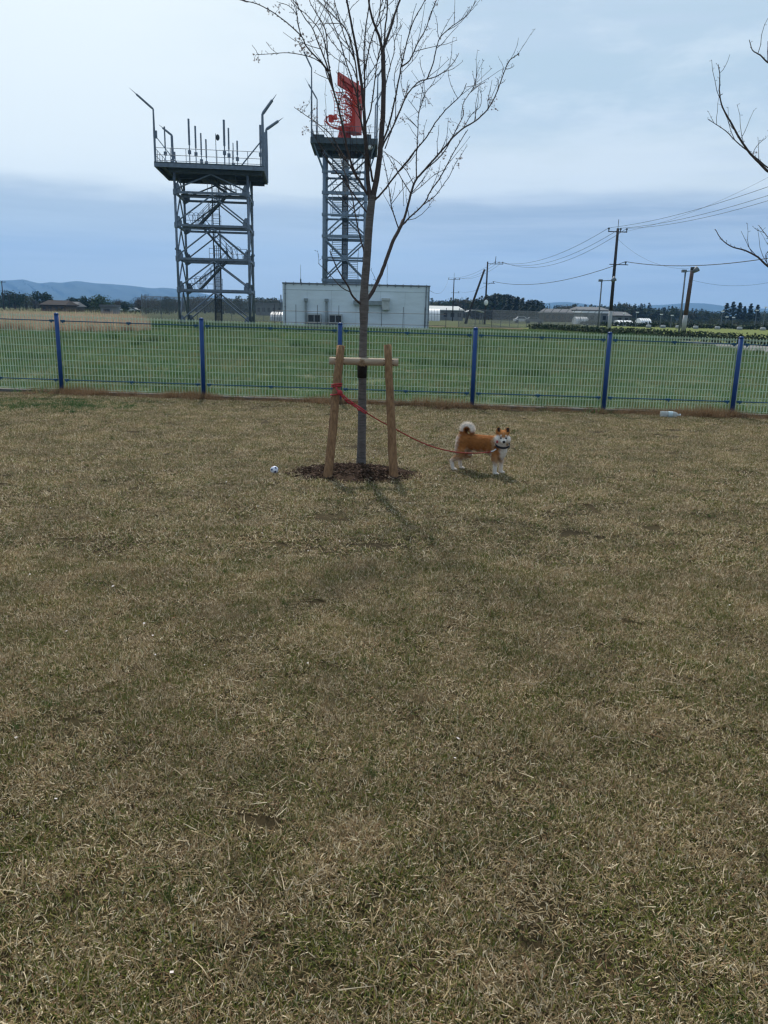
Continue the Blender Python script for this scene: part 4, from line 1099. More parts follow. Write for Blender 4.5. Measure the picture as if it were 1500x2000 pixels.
# platform
DPf = D2-1.6
a_ = P(606.5, 272, DPf); b_ = P(738, 272, DPf); x0p = (Mz2.inverted() @ (a_-c2)).x; x1p = (Mz2.inverted() @ (b_-c2)).x
y0p = -hw2-1.8; y1p = hw2+1.6; ztp = P(612, 268, DPf).z
print('plat2', x0p, x1p, ztp, zp2)
m = MB(); prism(m, x0p, x1p, y0p, y1p, ztp-.15, ztp, T2f); pl2 = m.obj('platform', M_steel_d, rt_)
for y0, y1 in ((y0p, y0p+.25), (y1p-.25, y1p)): m = MB(); prism(m, x0p-.004, x1p+.004, y0-.003, y1+.003, ztp-.75, ztp-.14, T2f); m.obj('edge_beam', M_steel_d, pl2)
for x0, x1 in ((x0p, x0p+.25), (x1p-.25, x1p)): m = MB(); prism(m, x0-.003, x1+.003, y0p+.25, y1p-.25, ztp-.75, ztp-.14, T2f); m.obj('edge_beam', M_steel_d, pl2)
for k in range(8): xx = x0p+.8+(x1p-x0p-1.6)*k/7; m = MB(); prism(m, xx-.1, xx+.1, y0p+.26, y1p-.26, ztp-.7, ztp-.16, T2f); m.obj('joist', M_steel_d, pl2)
for yy in (-hw2, hw2): m = MB(); prism(m, x0p+.5, x1p-.5, yy-.2, yy+.2, zp2-.1, ztp-.71, T2f); m.obj('joist', M_steel_d, pl2)
m = MB(); prism(m, x1p-2.0, x1p-.9, y0p+.4, y0p+1.6, ztp, ztp+.55, T2f); prism(m, x0p+.3, x0p+1.8, y0p+.4, y0p+1.4, ztp, ztp+.4, T2f); m.obj('equipment_box', M_steel_d, pl2)
MB().tube([T2f(x1p-1.0, y0p+.5, ztp-1.05), T2f(x1p-1.0, y0p+.1, ztp-1.05)], .3, 14).obj('floodlight', M_white, pl2, True)
railing(MB(), T2f, x0p+.12, x1p-.12, y0p+.12, y1p-.12, ztp, 1.45, 3., .34, .03).obj('railing', M_lamp, rt_)
for sx_, sy_, h_, dx_ in ((-1, 0, 8.9, -1.0), (-1, 1, 7.2, -1.2), (1, 0, 8.1, 1.0), (1, 1, 6.6, .9)):
    X = (x0p+.15 if sx_ < 0 else x1p-.15)+(.0 if not sy_ else -sx_*.2); Y = y0p+.2 if not sy_ else y1p-.2
    rodpath(T2f, X, Y, ztp-.5, h_, dx_, 1.9, .11, 'lightning_rod', rt_)
for sx_ in (-1, 1):
    for sy_ in (-1, 1):
        MB().tube([T2f(sx_*hw2, sy_*hw2, zp2-3.0), T2f(x0p+.4 if sx_ < 0 else x1p-.4, y0p+.4 if sy_ < 0 else y1p-.4, ztp-.7)], .1, 6).obj('strut', M_steel_b, rt_)
# antenna
ax0 = Vector((P(673, 262, D2+hw2).x, c2.y, ztp))
ant = MB().tube([ax0, ax0+Vector((0, 0, .5)), ax0+Vector((0, 0, .55)), ax0+Vector((0, 0, 1.9)), ax0+Vector((0, 0, 2.1))], [1.25, 1.15, 1.05, .75, .9], 16).obj('radar_pedestal', M_orange, rt_, True)
U = Vector((3.1, 7.6, 0)).normalized(); Nn = Vector((-U.y, U.x, 0)); Zv = Vector((0, 0, 1))
AF = lambda u, n, z: ax0+U*u+Nn*n+Zv*(z*.81)
# reflector: curved lattice in two directions, normal towards Nn (picture left)
def rp_(u, z):   # z from 1.9 to 8.5
    zz0 = (z-5.0)/3.2; return AF(u, -.75+.085*u*u+.85*zz0*zz0, z)
m = MB(); ZS = np.linspace(2.0, 7.7, 12); US = np.linspace(-3.1, 3.1, 15)
for z in ZS: m.tube([rp_(u, z) for u in US], .042, 5)
for u in US: m.tube([rp_(u, z) for z in ZS], .035, 5)
m.obj('reflector', M_orange, rt_)
m = MB()
for u in (-2.4, -.8, .8, 2.4):
    base_ = rp_(u, 2.0); 
    m.beam(AF(u, -1.35, 2.1), AF(u, -1.25, 7.5), .14)
    for z in np.linspace(2.2, 7.5, 7): m.beam(AF(u, -1.35, z), rp_(u, z), .09); 
    for k, z in enumerate(np.linspace(2.2, 6.6, 6)): m.beam(AF(u, -1.35, z), rp_(u, z+.88), .07)
for z in (2.2, 4.0, 5.8, 7.4): m.beam(AF(-2.6, -1.38, z), AF(2.6, -1.38, z), .16)
for k in range(3):
    z0 = 2.2+1.8*k; m.beam(AF(-2.4, -1.38, z0), AF(2.4, -1.38, z0+1.7), .08); m.beam(AF(2.4, -1.38, z0), AF(-2.4, -1.38, z0+1.7), .08)
m.obj('back_truss', M_orange, rt_)
m = MB(); m.box(AF(0, -1.85, 4.6), (2.2, .55, 4.6), Matrix((U, Nn, Zv)).transposed()); m.box(AF(0, -1.3, 2.25), (3.0, 1.3, .9), Matrix((U, Nn, Zv)).transposed())
m.box(AF(.3, -2.2, 6.2), (1.0, .5, 1.2), Matrix((U, Nn, Zv)).transposed()); m.obj('drive_housing', M_orange, rt_)
m = MB()
for o_ in (-.55, .55): m.tube([AF(o_, -.8, 2.3), AF(o_*.9, .9, 2.5), AF(o_*.6, 2.2, 3.1), AF(o_*.5, 2.9, 3.9)], .09, 6)
m.tube([AF(0, 2.9, 3.9), AF(0, 2.7, 4.6), AF(0, 1.9, 4.8)], .10, 6); m.beam(AF(-.5, 2.2, 3.1), AF(.5, 2.2, 3.1), .1)
m.tube([AF(0, 3.0, 3.1), AF(0, 3.2, 4.0), AF(0, 2.8, 4.8)], .05, 5)
m.box(AF(0, 2.1, 4.3), (.7, .5, .9), Matrix((U, Nn, Zv)).transposed()); m.tube([AF(0, 1.85, 4.3), AF(0, 1.3, 4.5)], [.2, .42], 8)
m.obj('feed_boom', M_orange, rt_)
MS = Matrix((U, Nn, Zv)).transposed()
m = MB(); m.box(AF(-.1, -.95, 9.0), (8.0, .28, 1.6), MS); m.obj('upper_array', M_orange, rt_)
m = MB(); m.box(AF(-.1, -1.25, 9.15), (6.0, .25, .3), MS); m.box(AF(0, -1.2, 8.0), (.8, .5, 1.4), MS)
for u in (-2.4, -1.2, 1.2, 2.4): m.beam(AF(u, -1.3, 7.4), AF(u*.9, -1.15, 8.4), .12)
m.tube([AF(2.2, -1, 9.8), AF(2.2, -1, 10.6)], .1, 6); m.obj('array_mount', M_orange, rt_)

# ------------------------------------------------------------------ white equipment building
DB = 74.
p0 = P(552.5, 640, DB); p1 = P(837, 640, DB); ztb = (P(552, 551, DB).z+P(838, 558, DB).z)/2
bw = p1.x-p0.x; bd = 9.; bz = Vector((p0.x, DB, 0))
bld = thing('equipment_building', (p0.x+bw/2, DB+bd/2, 0), 'long low pale windowless building standing below the radar tower', 'building')
print('bld', bw, ztb)
BF = lambda x, y, z: Vector((p0.x+x, DB+y, z))
m = MB(); prism(m, 0, bw, 0, bd, -.1, ztb-.12, BF); wl = m.obj('wall', M_wall, bld)
for k in range(1, 6):
    m = MB(); prism(m, bw*k/6-.012, bw*k/6+.012, -.012, 0, .3, ztb-.6, BF); m.obj('joint_strip', mat('joint_grey', (.48, .54, .58), .8), wl)
m = MB(); prism(m, -.04, bw+.04, -.05, bd+.04, ztb-.115, ztb, BF); m.obj('coping', M_lamp, bld)
m = MB(); prism(m, 0, bw, -.02, 0, ztb-.63, ztb-.58, BF); m.obj('joint_strip', MATS['joint_grey'], wl)
m = MB(); prism(m, -.02, bw+.02, -.03, 0, -.1, .25, BF); m.obj('plinth', M_conc, bld)
n = 18
for k in range(n+1):
    m = MB(); X = .3+(bw-.6)*k/n; prism(m, X-.03, X+.03, -.12, -.052, ztb-.22, ztb+.06, BF); m.obj('coping_bracket', M_lamp, bld)
X0 = lambda px: (px-552.5)/(837-552.5)*bw
Zb = lambda py: P(700, py, DB).z
for px_ in (598, 638):
    m = MB(); prism(m, X0(px_)-.16, X0(px_)+.16, -.45, -.01, Zb(591), Zb(585), BF); prism(m, X0(px_)-.10, X0(px_)+.10, -.3, -.01, .3, Zb(590), BF); m.obj('duct', M_wallg if 0 else mat('duct_grey', (.25, .29, .31), .6), bld)
for px_ in (615, 656):
    m = MB(); prism(m, X0(px_-13), X0(px_+13), -.75, -.12, Zb(632), Zb(614), BF)
    ac = m.obj('air_conditioner', mat('ac_white', (.42, .44, .46), .6), bld)
    for o_ in (-6, 6):
        m = MB(); prism(m, X0(px_+o_)-.24, X0(px_+o_)+.24, -.775, -.752, Zb(630), Zb(617), BF)
        m.obj('fan_grille', M_glassd, ac)
    m = MB(); prism(m, X0(px_-12), X0(px_+12), -.7, -.2, 0, Zb(632), BF); m.obj('stand', M_lamp, ac)
m = MB(); prism(m, X0(690), X0(745), -.42, -.01, Zb(595), Zb(587), BF); m.obj('horizontal_duct', MATS['duct_grey'], bld)
m = MB(); prism(m, X0(745), X0(760), -.6, -.01, Zb(604), Zb(586), BF); prism(m, X0(744.5), X0(760.5), -.68, -.01, Zb(585.9), Zb(581.5), BF); m.obj('vent_box', mat('vent_white', (.45, .48, .48), .6), bld)
for px_ in (557.5, 830, 835.5):
    m = MB(); m.tube([BF(X0(px_), -.08, 0), BF(X0(px_), -.08, ztb-.15)], .04, 8)
    for z in (.8, 1.9, 3.0): m.box(BF(X0(px_), -.05, z), (.14, .08, .05))
    m.obj('drainpipe', M_lamp, bld)
m = MB(); m.tube([BF(X0(550), -.3, 0), BF(X0(550), -.3, 2.9)], .05, 8); m.obj('standpipe', M_lamp, bld)
q = BF(X0(583), 2, ztb-.05); MB().tube([q, q+Vector((0, 0, .45)), q+Vector((0, 0, .46)), q+Vector((0, 0, 1.7))], [.06, .06, .02, .012], 6).obj('roof_aerial', M_steel_d, bld)
q = BF(X0(754), 3, ztb-.05); MB().tube([q, q+Vector((0, 0, 2.0))], .014, 6).obj('roof_aerial', M_lamp, bld)

# ------------------------------------------------------------------ security fences in the middle distance
def sec_fence(name, pts, h, step, label, m, mesh=0., rails=(), tip=0., r=.03, wr=.006):
    root = thing(name, Vector(pts[0]), label, 'fence')
    for a, b_ in zip(pts, pts[1:]):
        a = Vector(a); b_ = Vector(b_); l = (b_-a).length; n = max(1, round(l/step)); d = (b_-a)/n
        for k in range(n+1):
            q = a+d*k; mm = MB().tube([q, q+Vector((0, 0, h-tip))], r, 6)
            if tip: mm.tube([q+Vector((0, 0, h-tip)), q+Vector((tip*.8, -tip*.5, h))], r, 6)
            mm.obj('post', m, root)
        for z in rails: MB().tube([a+Vector((0, 0, z)), b_+Vector((0, 0, z))], .02, 5).obj('rail', m, root)
        if mesh:
            mm = MB(); nn_ = int(l/mesh); e = (b_-a).normalized(); hh = h-tip
            k = -hh
            while k < l:
                for sg in (1, -1):
                    t0, t1 = k, k+hh
                    z0, z1 = (0, hh) if sg > 0 else (hh, 0)
                    c0_, c1_ = max(t0, 0), min(t1, l)
                    if c1_ <= c0_: continue
                    za = z0+(z1-z0)*(c0_-t0)/hh; zb = z0+(z1-z0)*(c1_-t0)/hh
                    mm.beam(a+e*c0_+Vector((0, 0, za)), a+e*c1_+Vector((0, 0, zb)), wr)
                k += mesh
            tag(mm.obj('wire_mesh', m, root), kind='stuff')
    return root
fy_ = 69.
sec_fence('security_fence', [(P(536, 600, fy_).x, fy_, 0), (P(872, 600, fy_).x, fy_, 0)], 2.05, 1.72, 'thin dark post and wire fence before the pale windowless building', M_wire, 0, (1.52, .6, .25), 0, .022)
M_link = mat('chain_link_grey', (.16, .18, .20), .6, .2, .1, 2)
sec_fence('chain_link_fence', [tuple(G(278, 617+8)*1), (G(278, 625).x+0, 0, 0)][:1]+[(P(545, 600, 118).x, 118, 0)], 3.0, 2.6, 'grey chain link fence enclosing the squat steel tower', M_link, .14, (2.9, .1), 0, .035, .018)
sec_fence('chain_link_fence', [(P(897, 600, 108).x, 108, 0), (P(962, 600, 108).x, 108, 0), (P(1175, 600, 128).x, 128, 0)], 2.75, 2.0, 'grey chain link fence with angled tips right of the pale building', M_link, .16, (2.2, .1), .5, .035, .018)

# ------------------------------------------------------------------ strips of land on the right
sheet('dirt_track', [(P(835, 600, 80).x, 76), (P(1240, 600, 80).x, 80), (P(1240, 600, 100).x, 108), (P(835, 600, 95).x, 108)], -.002, M_dirt)
a0, a1 = G(1040, 644.5), G(1500, 676)
hdr = (a1-a0).normalized(); a9 = a1+hdr*40
hn = Vector((-hdr.y, hdr.x, 0))
if hn.y < 0: hn = -hn
sheet('crop_field', [tuple((a0+hn*.4).xy), tuple((a9+hn*.4).xy), (120, 60), (190, 165), (a0.x+2, 165)], .002, M_crop)
r0, r1 = G(1285, 664), G(1500, 689); rd = (r1-r0).normalized()
sheet('gravel_road', [tuple(r0.xy), tuple((r1+rd*25).xy), tuple((a9+hn*-.3).xy), tuple((G(1275, 661)).xy)], .004, M_asph)
# leaf shrubs and hedges as leaf clouds
def leaf_cloud(m, c, r, n, s, mi=0, flat=1.):
    c = Vector(c)
    for _ in range(n):
        d = Vector((random.gauss(0, 1), random.gauss(0, 1), random.gauss(0, 1))).normalized()*random.random()**.4
        p_ = c+Vector((d.x*r[0], d.y*r[1], d.z*r[2])); x = Vector((random.gauss(0, 1), random.gauss(0, 1), random.gauss(0, 1)*flat)).normalized(); y = x.orthogonal().normalized(); sz = s*random.uniform(.6, 1.3)
        m.add([p_-x*sz, p_+y*sz*.6, p_+x*sz, p_-y*sz*.6], [(0, 1, 2, 3)], mi)
def leafm(name, a, b_): return mat(name, a, .8, 0, 0, .9, 0, 1, col2=b_, spec=.15)
LM = {'dark': leafm('dark_evergreen_leaf', (.008, .020, .010), (.022, .045, .018)), 'green': leafm('green_leaf', (.025, .050, .014), (.055, .085, .022)),
      'olive': leafm('olive_leaf', (.045, .050, .018), (.085, .085, .032)), 'brown': leafm('brown_twiggy_leaf', (.045, .034, .024), (.085, .065, .042)), 'conifer': leafm('cedar_needles', (.006, .016, .010), (.016, .034, .016))}
hb = MB()
hl = (a9-a0).length; k = 0.
while k < hl:
    c = a0+hdr*k+hn*.1; near_ = 1-k/hl
    leaf_cloud(hb, c+Vector((0, 0, .34)), (.7, .5, .42), 90, .13); k += .8
tag(hb.obj('low_hedge', LM['dark']), 'long low dark hedge line edging the yellow green field', 'hedge', kind='stuff')
h2 = MB(); A_, B_ = P(1138, 632.5, 165), P(1560, 640, 165)
k = 0; n = 110
for i in range(n):
    c = Vector((A_.x+(B_.x-A_.x)*i/n, 165-10*i/n, .45+.1*math.sin(i*.4))); leaf_cloud(h2, c, (.8, .5, .5), 30, .24)
tag(h2.obj('tea_hedge', LM['dark']), 'wavy dark hedge row along the far side of the yellow green field', 'hedge', kind='stuff')

# ------------------------------------------------------------------ far trees
def tree_mesh(m, c, h, w, kind, n=420, mi=0, seed=None):
    c = Vector(c)
    if kind == 'conifer':
        for _ in range(n):
            t = random.random()**1.35; z = h*(.08+.92*t); rr_ = w/2*(1-t)**.75*(.75+.25*math.sin(t*38))+.04*w; a = random.uniform(0, 6.28); q = random.random()**.4
            p_ = c+Vector((math.cos(a)*rr_*q, math.sin(a)*rr_*q, z-rr_*.25*q)); d = Vector((math.cos(a), math.sin(a), random.uniform(-.5, .1))); y = Vector((-math.sin(a), math.cos(a), random.uniform(-.4, .4)))
            s = h*.06*random.uniform(.6, 1.3); m.add([p_-d*s, p_+y*s*.7, p_+d*s, p_-y*s*.7], [(0, 1, 2, 3)], mi)
    else:
        nb = 9; blobs = [(Vector((random.uniform(-.32, .32)*w, random.uniform(-.3, .3)*w, h*random.uniform(.2, .8))), random.uniform(.20, .32)) for _ in range(nb)]+[(Vector((0, 0, h*.6)), .34)]
        for bc_, br in blobs: leaf_cloud(m, c+bc_, (w*br, w*br, min(h*.26, w*br*.9)), n//nb, h*(.052 if kind != 'brown' else .032), mi)
        if kind == 'brown':
            for _ in range(26):
                a = random.uniform(0, 6.28); e = random.uniform(.7, 1.35); l = h*random.uniform(.4, .75); q0 = c+Vector((0, 0, h*.28)); m.beam(q0, q0+Vector((math.cos(a)*math.cos(e)*l*w/h, math.sin(a)*math.cos(e)*l*w/h, math.sin(e)*l)), h*.008)
def far_tree(px, ytop, wpx, D, kind, label, cat='tree', grp='trees along the horizon'):
    g = P(px, 600, D); c = Vector((g.x, D, 0)); h = P(px, ytop, D).z; w = wpx*1.3*mpp(D)
    root = thing('conifer_tree' if kind == 'conifer' else 'tree', c, label, cat, grp)
    MB().tube([c-Vector((0, 0, .2)), c+Vector((0, 0, h*.35)), c+Vector((0, 0, h*.8))], [w*.045, w*.03, w*.008], 7).obj('trunk', M_trunkf, root, True)
    m = MB(); tree_mesh(m, c, h, w, kind, 760); m.obj('crown', LM[kind], root)
FT = [(8, 571, 50, 330, 'dark', 'dark evergreen tree at the left edge below the blue hills'), (30, 568, 44, 300, 'dark', 'tall dark tree second from the left edge'),
      (52, 573, 40, 320, 'olive', 'olive green tree left of the round dark tree'), (84, 567, 30, 280, 'dark', 'round topped dark tree above the brown roofed farmhouse'),
      (68, 575, 30, 330, 'brown', 'brownish tree between the olive tree and the round dark tree'), (105, 583, 30, 360, 'brown', 'low brown tree behind the brown farmhouse'),
      (148, 580, 18, 300, 'dark', 'small dark tree between the farmhouse and the green tree'), (164, 577, 22, 280, 'dark', 'dark tree left of the round green tree'), (178, 578, 24, 290, 'olive', 'olive tree touching the round green tree'),
      (200, 575, 32, 260, 'green', 'round bright green tree behind the small shed'), (230, 583, 28, 300, 'brown', 'reddish brown tree right of the round green tree'), (243, 585, 16, 270, 'dark', 'narrow dark tree above the parked white cars'),
      (272, 580, 26, 300, 'brown', 'bare twiggy tree left of the grey chain link fence'), (290, 576, 34, 260, 'brown', 'tall bare tree with a pale crown left of the steel tower'), (308, 582, 26, 300, 'olive', 'thin olive tree behind the chain link fence'),
      (326, 577, 26, 280, 'dark', 'dark tree just left of the steel tower'), (343, 582, 24, 300, 'brown', 'brown tree beside the left legs of the steel tower'), (372, 578, 36, 300, 'brown', 'broad brown tree seen between the tower legs'), (400, 574, 36, 310, 'brown', 'bare brown tree seen through the middle of the tower'),
      (436, 580, 36, 300, 'olive', 'olive tree seen behind the tower braces'), (470, 577, 34, 290, 'dark', 'dark tree seen by the right legs of the tower'), (505, 573, 34, 280, 'dark', 'dark tree just right of the steel tower'), (530, 574, 34, 290, 'dark', 'dark tree left of the pale building')]
for t_ in FT: far_tree(*t_)
CT = [(1420, 592, 22, 'broad cedar at the left of the right hand clump'), (1432, 589, 20, 'tallest cedar of the right hand clump'), (1445, 591, 20, 'cedar right of the tallest one'), (1455, 598, 14, 'shorter cedar closing the clump on its right'), (1467, 593, 16, 'lone pointed cedar right of the clump'), (1480, 595, 18, 'rightmost pointed cedar near the edge')]
for px_, yt, wp, lb in CT: far_tree(px_, yt, wp, 330, 'conifer', lb, grp='cedars at the right')
def wood(name, x0, x1, tops, D, kinds, label, wpx=(12, 22), n=70, rows=3, nl=240):
    ms = [LM[k] for k in ('dark', 'green', 'olive', 'brown', 'conifer')]; ki = {'dark': 0, 'green': 1, 'olive': 2, 'brown': 3, 'conifer': 4}; m = MB()
    for i in range(n):
        px = x0+(x1-x0)*(i+.5)/n+random.uniform(-3, 3); d = D+random.uniform(0, 45); yt = np.interp(px, [q[0] for q in tops], [q[1] for q in tops])+random.uniform(-1.0, 6)
        kd = random.choice(kinds); g = P(px, 600, d); h = P(px, yt, d).z; w = random.uniform(*wpx)*mpp(d)*(1.0 if kd == 'conifer' else 1.5)
        tree_mesh(m, (g.x, d, 0), h, w, kd, nl, ki[kd])
        m.beam((g.x, d, 0), (g.x, d, h*.5), w*.05, mi=3)
    return tag(m.obj(name, ms), label, 'wood', kind='stuff')
wood('cedar_wood', 922, 1064, [(922, 585), (940, 577), (965, 573), (990, 574), (1010, 579), (1030, 584), (1045, 586), (1064, 590)], 300, ['conifer', 'conifer', 'conifer', 'dark'], 'dense dark cedar wood on the horizon right of the utility poles', (12, 20), 150, nl=200)
wood('mixed_wood', 838, 925, [(838, 583), (870, 582), (905, 579), (925, 580)], 380, ['olive', 'green', 'olive', 'conifer', 'brown'], 'olive mixed wood behind the long grey shed', (12, 20), 60)
wood('mixed_wood', 1066, 1190, [(1066, 600), (1090, 595), (1105, 591), (1125, 591), (1150, 595), (1190, 594)], 340, ['brown', 'olive', 'dark', 'conifer', 'dark'], 'brown and dark mixed wood left of the tall utility pole', (12, 20), 80)
wood('cedar_wood', 1190, 1412, [(1190, 592), (1205, 589), (1225, 588), (1245, 592), (1262, 594), (1266, 590), (1272, 598), (1300, 600), (1312, 597), (1340, 602), (1370, 603), (1400, 606)], 360, ['conifer', 'dark', 'conifer', 'brown', 'dark'], 'long line of dark cedars and scrub behind the right hand fields', (10, 16), 150, nl=180)
wood('scrub', -60, 560, [(-60, 580), (100, 584), (180, 586), (260, 586), (400, 582), (560, 580)], 380, ['dark', 'brown', 'olive', 'dark'], 'low dark scrub closing the fields below the blue hills', (18, 30), 150, nl=260)
wood('scrub', 1440, 1640, [(1440, 606), (1640, 610)], 400, ['dark', 'conifer'], 'low dark tree line at the far right horizon', (14, 22), 50)
wood('hedgerow', 1130, 1560, [(1130, 619), (1560, 622)], 250, ['dark', 'olive', 'dark'], 'dark green hedgerow behind the lamp posts on the right', (10, 18), 110, nl=130)
wood('hedgerow', -60, 340, [(-60, 599), (340, 600)], 200, ['dark', 'green'], 'low green hedgerow across the left hand fields', (10, 18), 90, nl=110)

# ------------------------------------------------------------------ hills
def ridge(name, prof, D, m, depth=900):
    mm = MB(); vs_ = []; n = len(prof)
    dens = densify(prof, 6); nx = len(dens); rows = 9
    for r_ in range(rows+1):
        t = r_/rows
        for i, (px, py) in enumerate(dens):
            d = D-depth*(1-t) if t <= 1 else D; top_ = P(px, py, D); f = t**.8
            z = top_.z*f*(1+.10*math.sin(i*.9+r_)*(1-t))+(-2 if r_ == 0 else 0)
            vs_.append((top_.x*(d/D)*1.0, d+40*math.sin(i*.5+r_*1.3)*(0 < r_ < rows), z))
    for i, (px, py) in enumerate(dens):
        top_ = P(px, py, D); vs_.append((top_.x*1.1, D+depth, -2))
    mm.add(vs_, [(r_*nx+i, r_*nx+i+1, (r_+1)*nx+i+1, (r_+1)*nx+i) for r_ in range(rows+1) for i in range(nx-1)])
    return tag(mm.obj(name, m, None, True), kind='structure')
M_hill = field_mat('wooded_hillside', [(.018, .03, .022), (.03, .042, .03)], .004, .02)
ridge('hills', [(-320, 560), (-200, 552), (-100, 555), (-40, 550), (0, 548), (25, 547), (45, 546), (62, 550), (78, 553), (100, 551), (120, 552), (150, 549), (185, 553), (220, 555), (255, 558), (280, 561), (300, 563), (320, 562), (350, 565), (380, 570), (420, 578), (470, 588), (530, 596), (600, 607)], 5200, M_hill)
ridge('hills', [(980, 612), (1040, 596), (1065, 592), (1100, 590), (1130, 592), (1160, 596), (1200, 600), (1250, 597), (1300, 595), (1345, 592), (1380, 593), (1410, 597), (1450, 601), (1500, 603), (1600, 606), (1700, 622)], 5400, M_hill)

# ------------------------------------------------------------------ far buildings, vehicles
def far_house(name, px0, px1, ye, yr, D, wallm, roofm, label, cat, depth=8., nwin=3, gable=True, overhang=.5, grp=None):
    a = P(px0, 600, D).x; b_ = P(px1, 600, D).x; h = max(.8, P((px0+px1)/2, ye, D).z); hr = P((px0+px1)/2, yr, D).z; w = b_-a
    root = thing(name, (a+w/2, D, 0), label, cat, grp); f = lambda x, y, z: Vector((a+x, D+y, z))
    m = MB(); prism(m, 0, w, 0, depth, -.1, h, f); wl_ = m.obj('wall', wallm, root)
    m = MB(); o_ = overhang
    if gable:
        vs_ = [f(-o_, -o_, h-.1), f(w+o_, -o_, h-.1), f(w+o_, depth+o_, h-.1), f(-o_, depth+o_, h-.1), f(w*.06, depth/2, hr), f(w*.94, depth/2, hr), f(-o_, -o_, h+.1), f(w+o_, -o_, h+.1), f(w+o_, depth+o_, h+.1), f(-o_, depth+o_, h+.1)]
        m.add(vs_, [(3, 2, 1, 0), (0, 1, 7, 6), (1, 2, 8, 7), (2, 3, 9, 8), (3, 0, 6, 9), (6, 7, 5, 4), (7, 8, 5), (8, 9, 4, 5), (9, 6, 4)])
    else: prism(m, -o_, w+o_, -o_, depth+o_, h+.003, hr, f)
    m.obj('roof', roofm, root)
    for k in range(nwin):
        X = w*(k+.5)/nwin; ww = w/nwin*.5; m = MB(); prism(m, X-ww/2, X+ww/2, -.04, .0, h*.35, h*.75, f); m.obj('window', M_glassd, root)
    return root
far_house('farmhouse', 80, 127, 596, 586, 230, M_wallb, M_roofd, 'brown farmhouse with a dark hipped roof left of the green tree', 'house', 9, 4)
far_house('outbuilding', 127, 148, 599, 589, 240, M_wallb, M_roofg, 'small outbuilding with a grey roof next to the brown farmhouse', 'shed', 7, 2)
far_house('shed', 196, 220, 600, 595, 190, M_wallg, M_roofg, 'small grey shed below the round green tree', 'shed', 5, 1, False, .2)
far_house('warehouse', 836, 905, 606, 597, 225, M_wallg, mat('pale_roof', (.34, .37, .38), .6), 'long grey warehouse with a pale roof right of the pale building', 'warehouse', 18, 5, True, .4)
far_house('warehouse', 1132, 1190, 606, 599, 300, mat('pale_brown_wall', (.24, .2, .17), .8), M_roofg, 'pale brown warehouse in front of the mixed wood', 'warehouse', 18, 4)
far_house('warehouse', 1140, 1212, 612, 608, 240, M_wallg, M_white, 'low warehouse with a white roof left of the tall utility pole', 'warehouse', 12, 6, False, .3)
far_house('farmhouse', 1065, 1122, 612, 603, 270, M_wallb, M_roofg, 'wide grey roofed farmhouse behind the chain link fence', 'house', 10, 5)
far_house('farmhouse', 1206, 1232, 617, 609, 230, M_wallg, M_roofg, 'small grey roofed house right of the tall utility pole', 'house', 8, 2)
far_house('viaduct_building', 500, 550, 596, 592, 260, M_wallg, M_roofg, 'long grey building partly hidden behind the pale building', 'building', 10, 5, False, .3)
def greenhouse(px0, px1, ytop, D, label):
    a = P(px0, 600, D).x; b_ = P(px1, 600, D).x; h = max(.9, P((px0+px1)/2, ytop, D).z); w = b_-a; root = thing('greenhouse', (a+w/2, D, 0), label, 'greenhouse', 'small white sheds in the fields')
    n = 10; vs_ = []
    for X in (0, w):
        for k in range(n+1): t = math.pi*k/n; vs_.append((a+X, D+2.5-2.5*math.cos(t), h*math.sin(t)**.7))
    m = MB().add(vs_, [(k, k+1, n+2+k, n+1+k) for k in range(n)]+[tuple(range(n+1)), tuple(range(n+1, 2*n+2))[::-1]]); m.obj('cover', M_white, root)
    m = MB()
    for q in range(1, 5):
        X = w*q/5; m.tube([(a+X, D+2.5-2.52*math.cos(math.pi*k/n), (h+.03)*math.sin(math.pi*k/n)**.7) for k in range(n+1)], .04, 5)
    m.obj('hoop', M_lamp, root)
greenhouse(1212, 1240, 626, 175, 'white tunnel greenhouse right of the tall utility pole')
greenhouse(1255, 1276, 622, 190, 'small white greenhouse left of the tilted pole pair')
greenhouse(833, 860, 603, 200, 'white arched cover beside the right end of the pale building')
greenhouse(1128, 1152, 619, 200, 'white low cover below the warehouse with a white roof')
greenhouse(527, 551, 609, 125, 'white low cover left of the pale building')
# carport with a white roof
c0 = P(912, 606, 150); c1_ = P(946, 606, 150); cp = thing('carport', ((c0.x+c1_.x)/2, 150, 0), 'open carport with a white arched roof by the braced utility pole', 'carport')
zc_ = P(929, 610, 150).z
m = MB(); vs_ = []
for y in (0, 5):
    for k in range(9): t = k/8; vs_.append((c0.x+(c1_.x-c0.x)*t, 150+y, zc_+.35*math.sin(math.pi*t)))
for y in (0, 5):
    for k in range(9): t = k/8; vs_.append((c0.x+(c1_.x-c0.x)*t, 150+y, zc_+.12+.35*math.sin(math.pi*t)))
m.add(vs_, [(k, k+1, 9+k+1, 9+k) for k in range(8)]+[(18+k, 27+k, 27+k+1, 18+k+1) for k in range(8)]+[(k, 18+k, 19+k, k+1) for k in range(8)]); m.obj('roof', M_white, cp)
for x_ in (c0.x+.2, c1_.x-.2):
    for y in (.3, 4.7): MB().tube([(x_, 150+y, 0), (x_, 150+y, zc_)], .06, 6).obj('post', M_lamp, cp)
